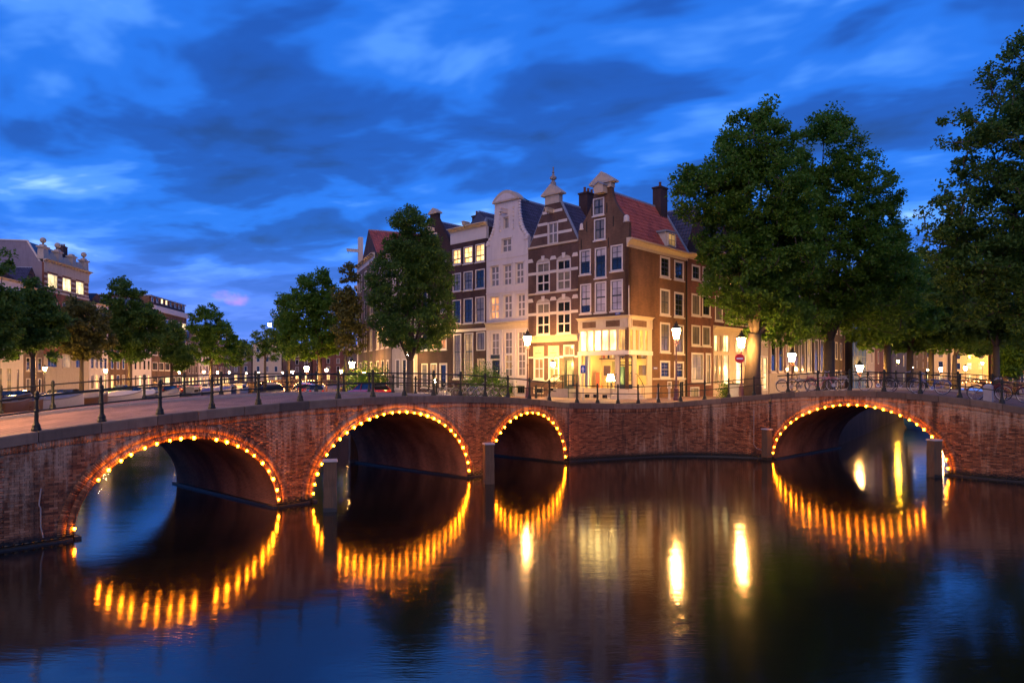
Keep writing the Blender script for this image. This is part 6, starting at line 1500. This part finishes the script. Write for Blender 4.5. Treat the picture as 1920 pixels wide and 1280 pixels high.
# ------------------------------------------------------------------ boats
def boat(label, x, y, rz, L, B, hull, cover, grp, kind='cover'):
    o = empty('moored_boat', (x, y, 0), rz, label, 'boat', grp); o.scale = (1.25, 1.3, 1.9); N = 12; secs = []; gun = []
    for k in range(N+1):
        t = k/N; w = B/2*math.sin(math.pi*(.18+.82*t))**.6 if t > .35 else B/2*(.78+.22*t/.35); w = max(.03, w if t < .999 else .03)
        sh = .52+.30*t**2.5; xx = L*(t-.5)
        sh *= 1.55; secs.append([(xx, -w, sh), (xx, -w*.92, .2), (xx, -w*.55, -.15), (xx, w*.55, -.15), (xx, w*.92, .2), (xx, w, sh)]); gun.append((xx, w, sh))
    MB().loft(secs, cap=True).build('hull', M[hull], o, True)
    MB().tube([(x_, -w, z_) for x_, w, z_ in gun] + [(x_, w, z_) for x_, w, z_ in gun[::-1]], .045, 5).build('gunwale', M['kerb' if hull != 'paint_white' else 'wood'], o)
    if kind == 'cover':
        s2 = [[(x_, -w*1.02, z_+.02), (x_, -w*.5, z_+.22*math.sin(math.pi*min(1, (k+1)/N))+.05), (x_, 0, z_+.36*math.sin(math.pi*min(1, (k+1)/N))+.05), (x_, w*.5, z_+.22*math.sin(math.pi*min(1, (k+1)/N))+.05), (x_, w*1.02, z_+.02)] for k, (x_, w, z_) in enumerate(gun)]
        MB().loft(s2, cap=True).build('tarpaulin', M[cover], o, True)
    else:
        MB().loft([[(x_, -w*.9, .15), (x_, w*.9, .15)] for x_, w, z_ in gun], cap=False).build('floor_boards', M['wood'], o)
        for t in (-.28, 0, .25): MB().box(L*t-.12, L*t+.12, -B*.42, B*.42, .38, .43).build('bench', M[cover], o)
        if kind == 'cabin': 
            MB().box(-L*.25, L*.12, -B*.36, B*.36, .45, 1.35, .12, .08).build('cabin', M[cover], o); MB().box(-L*.22, L*.08, -B*.345, B*.345, .8, 1.1, .04, -.0).build('cabin_window', M['carglass'], o)
            MB().box(-L*.26, L*.13, -B*.36, B*.36, 1.36, 1.42).build('cabin_roof', M['white'], o)
M['tarp_grey'] = pm('grey_tarpaulin', (.22, .22, .22), .6, .25, 2, .2); M['tarp_blue'] = pm('blue_tarpaulin', (.04, .06, .22), .6, .25, 2, .2); M['tarp_tan'] = pm('tan_tarpaulin', (.35, .28, .20), .7, .25, 2, .2); M['tarp_white'] = pm('white_tarpaulin', (.55, .5, .45), .6, .15, 2, .2)
M['hull_white'] = pm('white_hull', (.55, .5, .44), .4, .15, 3, .1); M['hull_dark'] = pm('dark_hull', (.03, .03, .035), .4, .2, 3); M['hull_wood'] = pm('varnished_hull', (.18, .08, .03), .35, .25, 3); M['hull_blue'] = pm('blue_hull', (.04, .16, .5), .4, .15, 2)
gc = 'boats moored along the far quay'
for (px, py, L, B, hull, cov, kd, da, lab) in ((22, 781, 6.5, 2.2, 'hull_wood', 'wood', 'open', .1, 'open wooden boat with benches at the near end of the row'), (62, 770, 4.5, 1.7, 'hull_wood', 'tarp_tan', 'open', .05, 'small varnished rowing boat beside the open wooden boat'), (108, 768, 5.6, 2.1, 'hull_white', 'tarp_grey', 'cover', -.5, 'white boat under a grey tarpaulin below the street lamp'), (168, 762, 5.6, 2.1, 'hull_wood', 'tarp_tan', 'cover', -.2, 'brown boat under a tan tarpaulin'), (226, 756, 5.2, 2.0, 'hull_white', 'tarp_white', 'cover', -.7, 'bulky white-covered boat in the middle of the row'), (274, 752, 5.0, 1.9, 'hull_dark', 'tarp_white', 'cover', .1, 'dark boat with pale tented cover'), (318, 749, 6.5, 2.2, 'hull_white', 'tarp_grey', 'open', .1, 'long low white boat past the tented one'), (360, 745, 6, 2.2, 'hull_dark', 'tarp_grey', 'cabin', .05, 'dark cabin boat under the far trees'), (383, 741, 6, 2.2, 'hull_dark', 'tarp_blue', 'cover', 0, 'dark boat with blue cover'), (412, 739, 6, 2.2, 'hull_white', 'tarp_blue', 'cover', -.3, 'white boat with blue cover farther along'), (430, 736, 6, 2.2, 'hull_dark', 'tarp_grey', 'cabin', 0, 'dark cabin boat farther along'), (452, 733, 7, 2.3, 'hull_white', 'tarp_white', 'cabin', 0, 'pale cabin boat at the far end of the row')):
    z, x = bank_z(px, B*.62+.5+abs(math.sin(da))*1.6); boat(lab, x, z, math.atan2(1, -.05)+da, L, B, hull, cov, gc, kd)
# boats on the narrow canal
p = at(1722, 728, 62); boat('blue-hulled flat boat moored beyond the single-arched bridge', 37.6, 62.5, math.atan2(.817, .577), 6.5, 2.3, 'hull_blue', 'tarp_white', 'boats on the narrow canal', 'cabin')
boat('blue-decked boat behind the railing near the lamp', 45.5, 74, math.atan2(.817, .577), 6.5, 2.3, 'hull_blue', 'tarp_blue', 'boats on the narrow canal', 'cover')
boat('pale flat-decked boat near the far lit bridge', 62, 93, math.atan2(.817, .577), 8, 2.4, 'hull_white', 'tarp_tan', 'boats on the narrow canal', 'cover')

# ------------------------------------------------------------------ far bridges with lights
def far_bridge(label, a, c, arches, nb):
    a, c = Vector(a), Vector(c); L = (c-a).length; d = (c-a)/L; n = Vector((-d.y, d.x)); root = empty('far_brick_bridge', (0, 0, 0), 0, label, 'bridge', 'lit bridges in the distance')
    pf = lambda s, n_=0: tuple(a + d*s + n*n_); tp = lambda s: 2.6 + 1.2*math.sin(math.pi*min(1, max(0, s/L)))
    wall_backing(root, 'face_wall', pf, tp, 0, L, arches, 0, M['wmortar']); wall_backing(root, 'far_face_wall', pf, tp, 0, L, arches, 7, M['wmortar'], True)
    for q in arches: barrel(root, pf, q, 7)
    coping(root, pf, tp, 0, L, 0, .4, 4.); strip(root, 'roadway', M['paver'], pf, tp, 0, L, .4, 7, -.03)
    mb = MB(); S = np.arange(.3, L, 1.8)
    for s in S: p = pf(s, .2); o = obj('railing_post', POST, root, (p[0], p[1], tp(s)))
    for h in (.94, .54): MB().tube([(pf(s, .2)[0], pf(s, .2)[1], tp(s)+h) for s in S], .03, 4).build('rail', M['iron'], root)
    bm = cached('fbulb', lambda: MB().lathe([(.02, -.09), (.09, 0), (.02, .09)], 6).mesh('bulb', M['bulbfar'], True))
    for q in arches:
        for k in range(nb):
            t = math.pi*(k+.5)/nb; p = pf(q[0]-math.cos(t)*(q[1]+.1), -.15); obj('bulb', bm, root, (p[0], p[1], q[2]+math.sin(t)*(q[3]+.1)))
far_bridge('distant lit bridge closing the wide canal', (-80, 200), (-46, 206), [(8.5, 4.2, .2, 2.7), (20, 5.0, .2, 3.0)], 20)
far_bridge('distant lit bridge over the narrow canal behind the red bicycles', (98, 168), (126, 162), [(14.5, 6.2, .2, 3.1)], 22)

# ------------------------------------------------------------------ plants and small street things
def bush(label, x, y, g, r, h, n, mat='leaf', flowers=0, seed=1, cat='plant', leaf=.06):
    rng = np.random.RandomState(seed); o = empty('bush', (x, y, g), 0, label, cat)
    P = rng.normal(size=(n, 3))*np.array((r*.5, r*.5, h*.28)) + np.array((0, 0, h*.5)); P[:, 2] = np.maximum(.05, P[:, 2])
    nr = rng.normal(size=(n, 3)); nr /= np.linalg.norm(nr, axis=1)[:, None]; t1 = np.cross(nr, rng.normal(size=(n, 3))); t1 /= np.linalg.norm(t1, axis=1)[:, None]; t2 = np.cross(nr, t1)
    V = np.stack([P-t1*leaf, P+t2*leaf*.6, P+t1*leaf, P-t2*leaf*.6], 1); obj('foliage', quads_mesh('foliage', V, M[mat]), o)
    mb = MB()
    for k in range(7): e = rng.normal(size=3)*np.array((r*.4, r*.4, h*.1)) + np.array((0, 0, h*.7)); mb.tube([(0, 0, 0), tuple(e*.5), tuple(e)], [.03, .02, .01], 5)
    mb.build('stems', M['bark'], o)
    if flowers:
        mb = MB()
        for k in range(flowers): q = rng.normal(size=3)*np.array((r*.55, r*.55, h*.3)) + np.array((0, -.1, h*.55)); mb.lathe([(.01, -.03), (.045, 0), (.01, .03)], 5, q)
        mb.build('flowers', M['sign_white'], o)
    return o
p = at(905, 735, 52.5); bush('leafy street plant with white blossoms before the dark brick house', p.x, p.y, ground(p.x, p.y), 1.5, 2.2, 4500, 'leafd', 26, 2)
p = at(936, 735, 51.5); bush('lower flowering shrub before the white house door', p.x, p.y, ground(p.x, p.y), 1.0, 1.3, 2000, 'leaf', 14, 3)
p = at(690, 735, 64); bush('round bush lit yellow-green at the bend', p.x, p.y, ground(p.x, p.y), 2.2, 3.0, 4500, 'leaf', 0, 4, leaf=.1)
p = at(1363, 735, 47.2); bush('potted plant by the shop house windows', p.x, p.y, ground(p.x, p.y), .6, 1.0, 900, 'leaf', 0, 5)
p = at(225, 742, 112); bush('low leafy shrub beside the bright blue van', -63.6, 110, GW, 1.6, 1.4, 1500, 'leaf', 0, 6, leaf=.12)
# planters and bins on the shop-house pavement
for i, (px, z, lab) in enumerate(((1402, 45.2, 'pale litter bin beside the leaning elm trunk'), (1381, 46.2, 'grey street cabinet before the shop house'))):
    p = at(px, 740, z); g = ground(p.x, p.y); o = empty('litter_bin' if i == 0 else 'street_cabinet', (p.x, p.y, g), TR, lab, 'bin' if i == 0 else 'cabinet'); w = .28 if i == 0 else .4
    MB().box(-w, w, -w*.8, w*.8, 0, .95, .01, .01).build('body', M['capwhite' if i == 0 else 'lead'], o); MB().box(-w-.03, w+.03, -w*.8-.03, w*.8+.03, .95, 1.02, .04, .04).build('lid', M['iron'], o)
# short iron bollards by the quay corner
for i, (px, z, lab) in enumerate(((1005, 46.5, 'dark iron bollard beside the street lamp before the white house'), (1233, 42.8, 'pale leaning bollard before the side wall'), (1255, 43.2, 'pale bollard beside the tall street lamp'))):
    p = at(px, 740, z); g = ground(p.x, p.y); o = empty('bollard', (p.x, p.y, g), 0, lab, 'bollard', 'small bollards on the corner'); o.rotation_euler = (0, .08 if i == 1 else 0, 0)
    MB().lathe([(.10, 0), (.10, .1), (.075, .14), (.07, .75), (.09, .78), (.09, .84), (.03, .92)], 8).build('shaft', M['iron' if i == 0 else 'capwhite'], o)
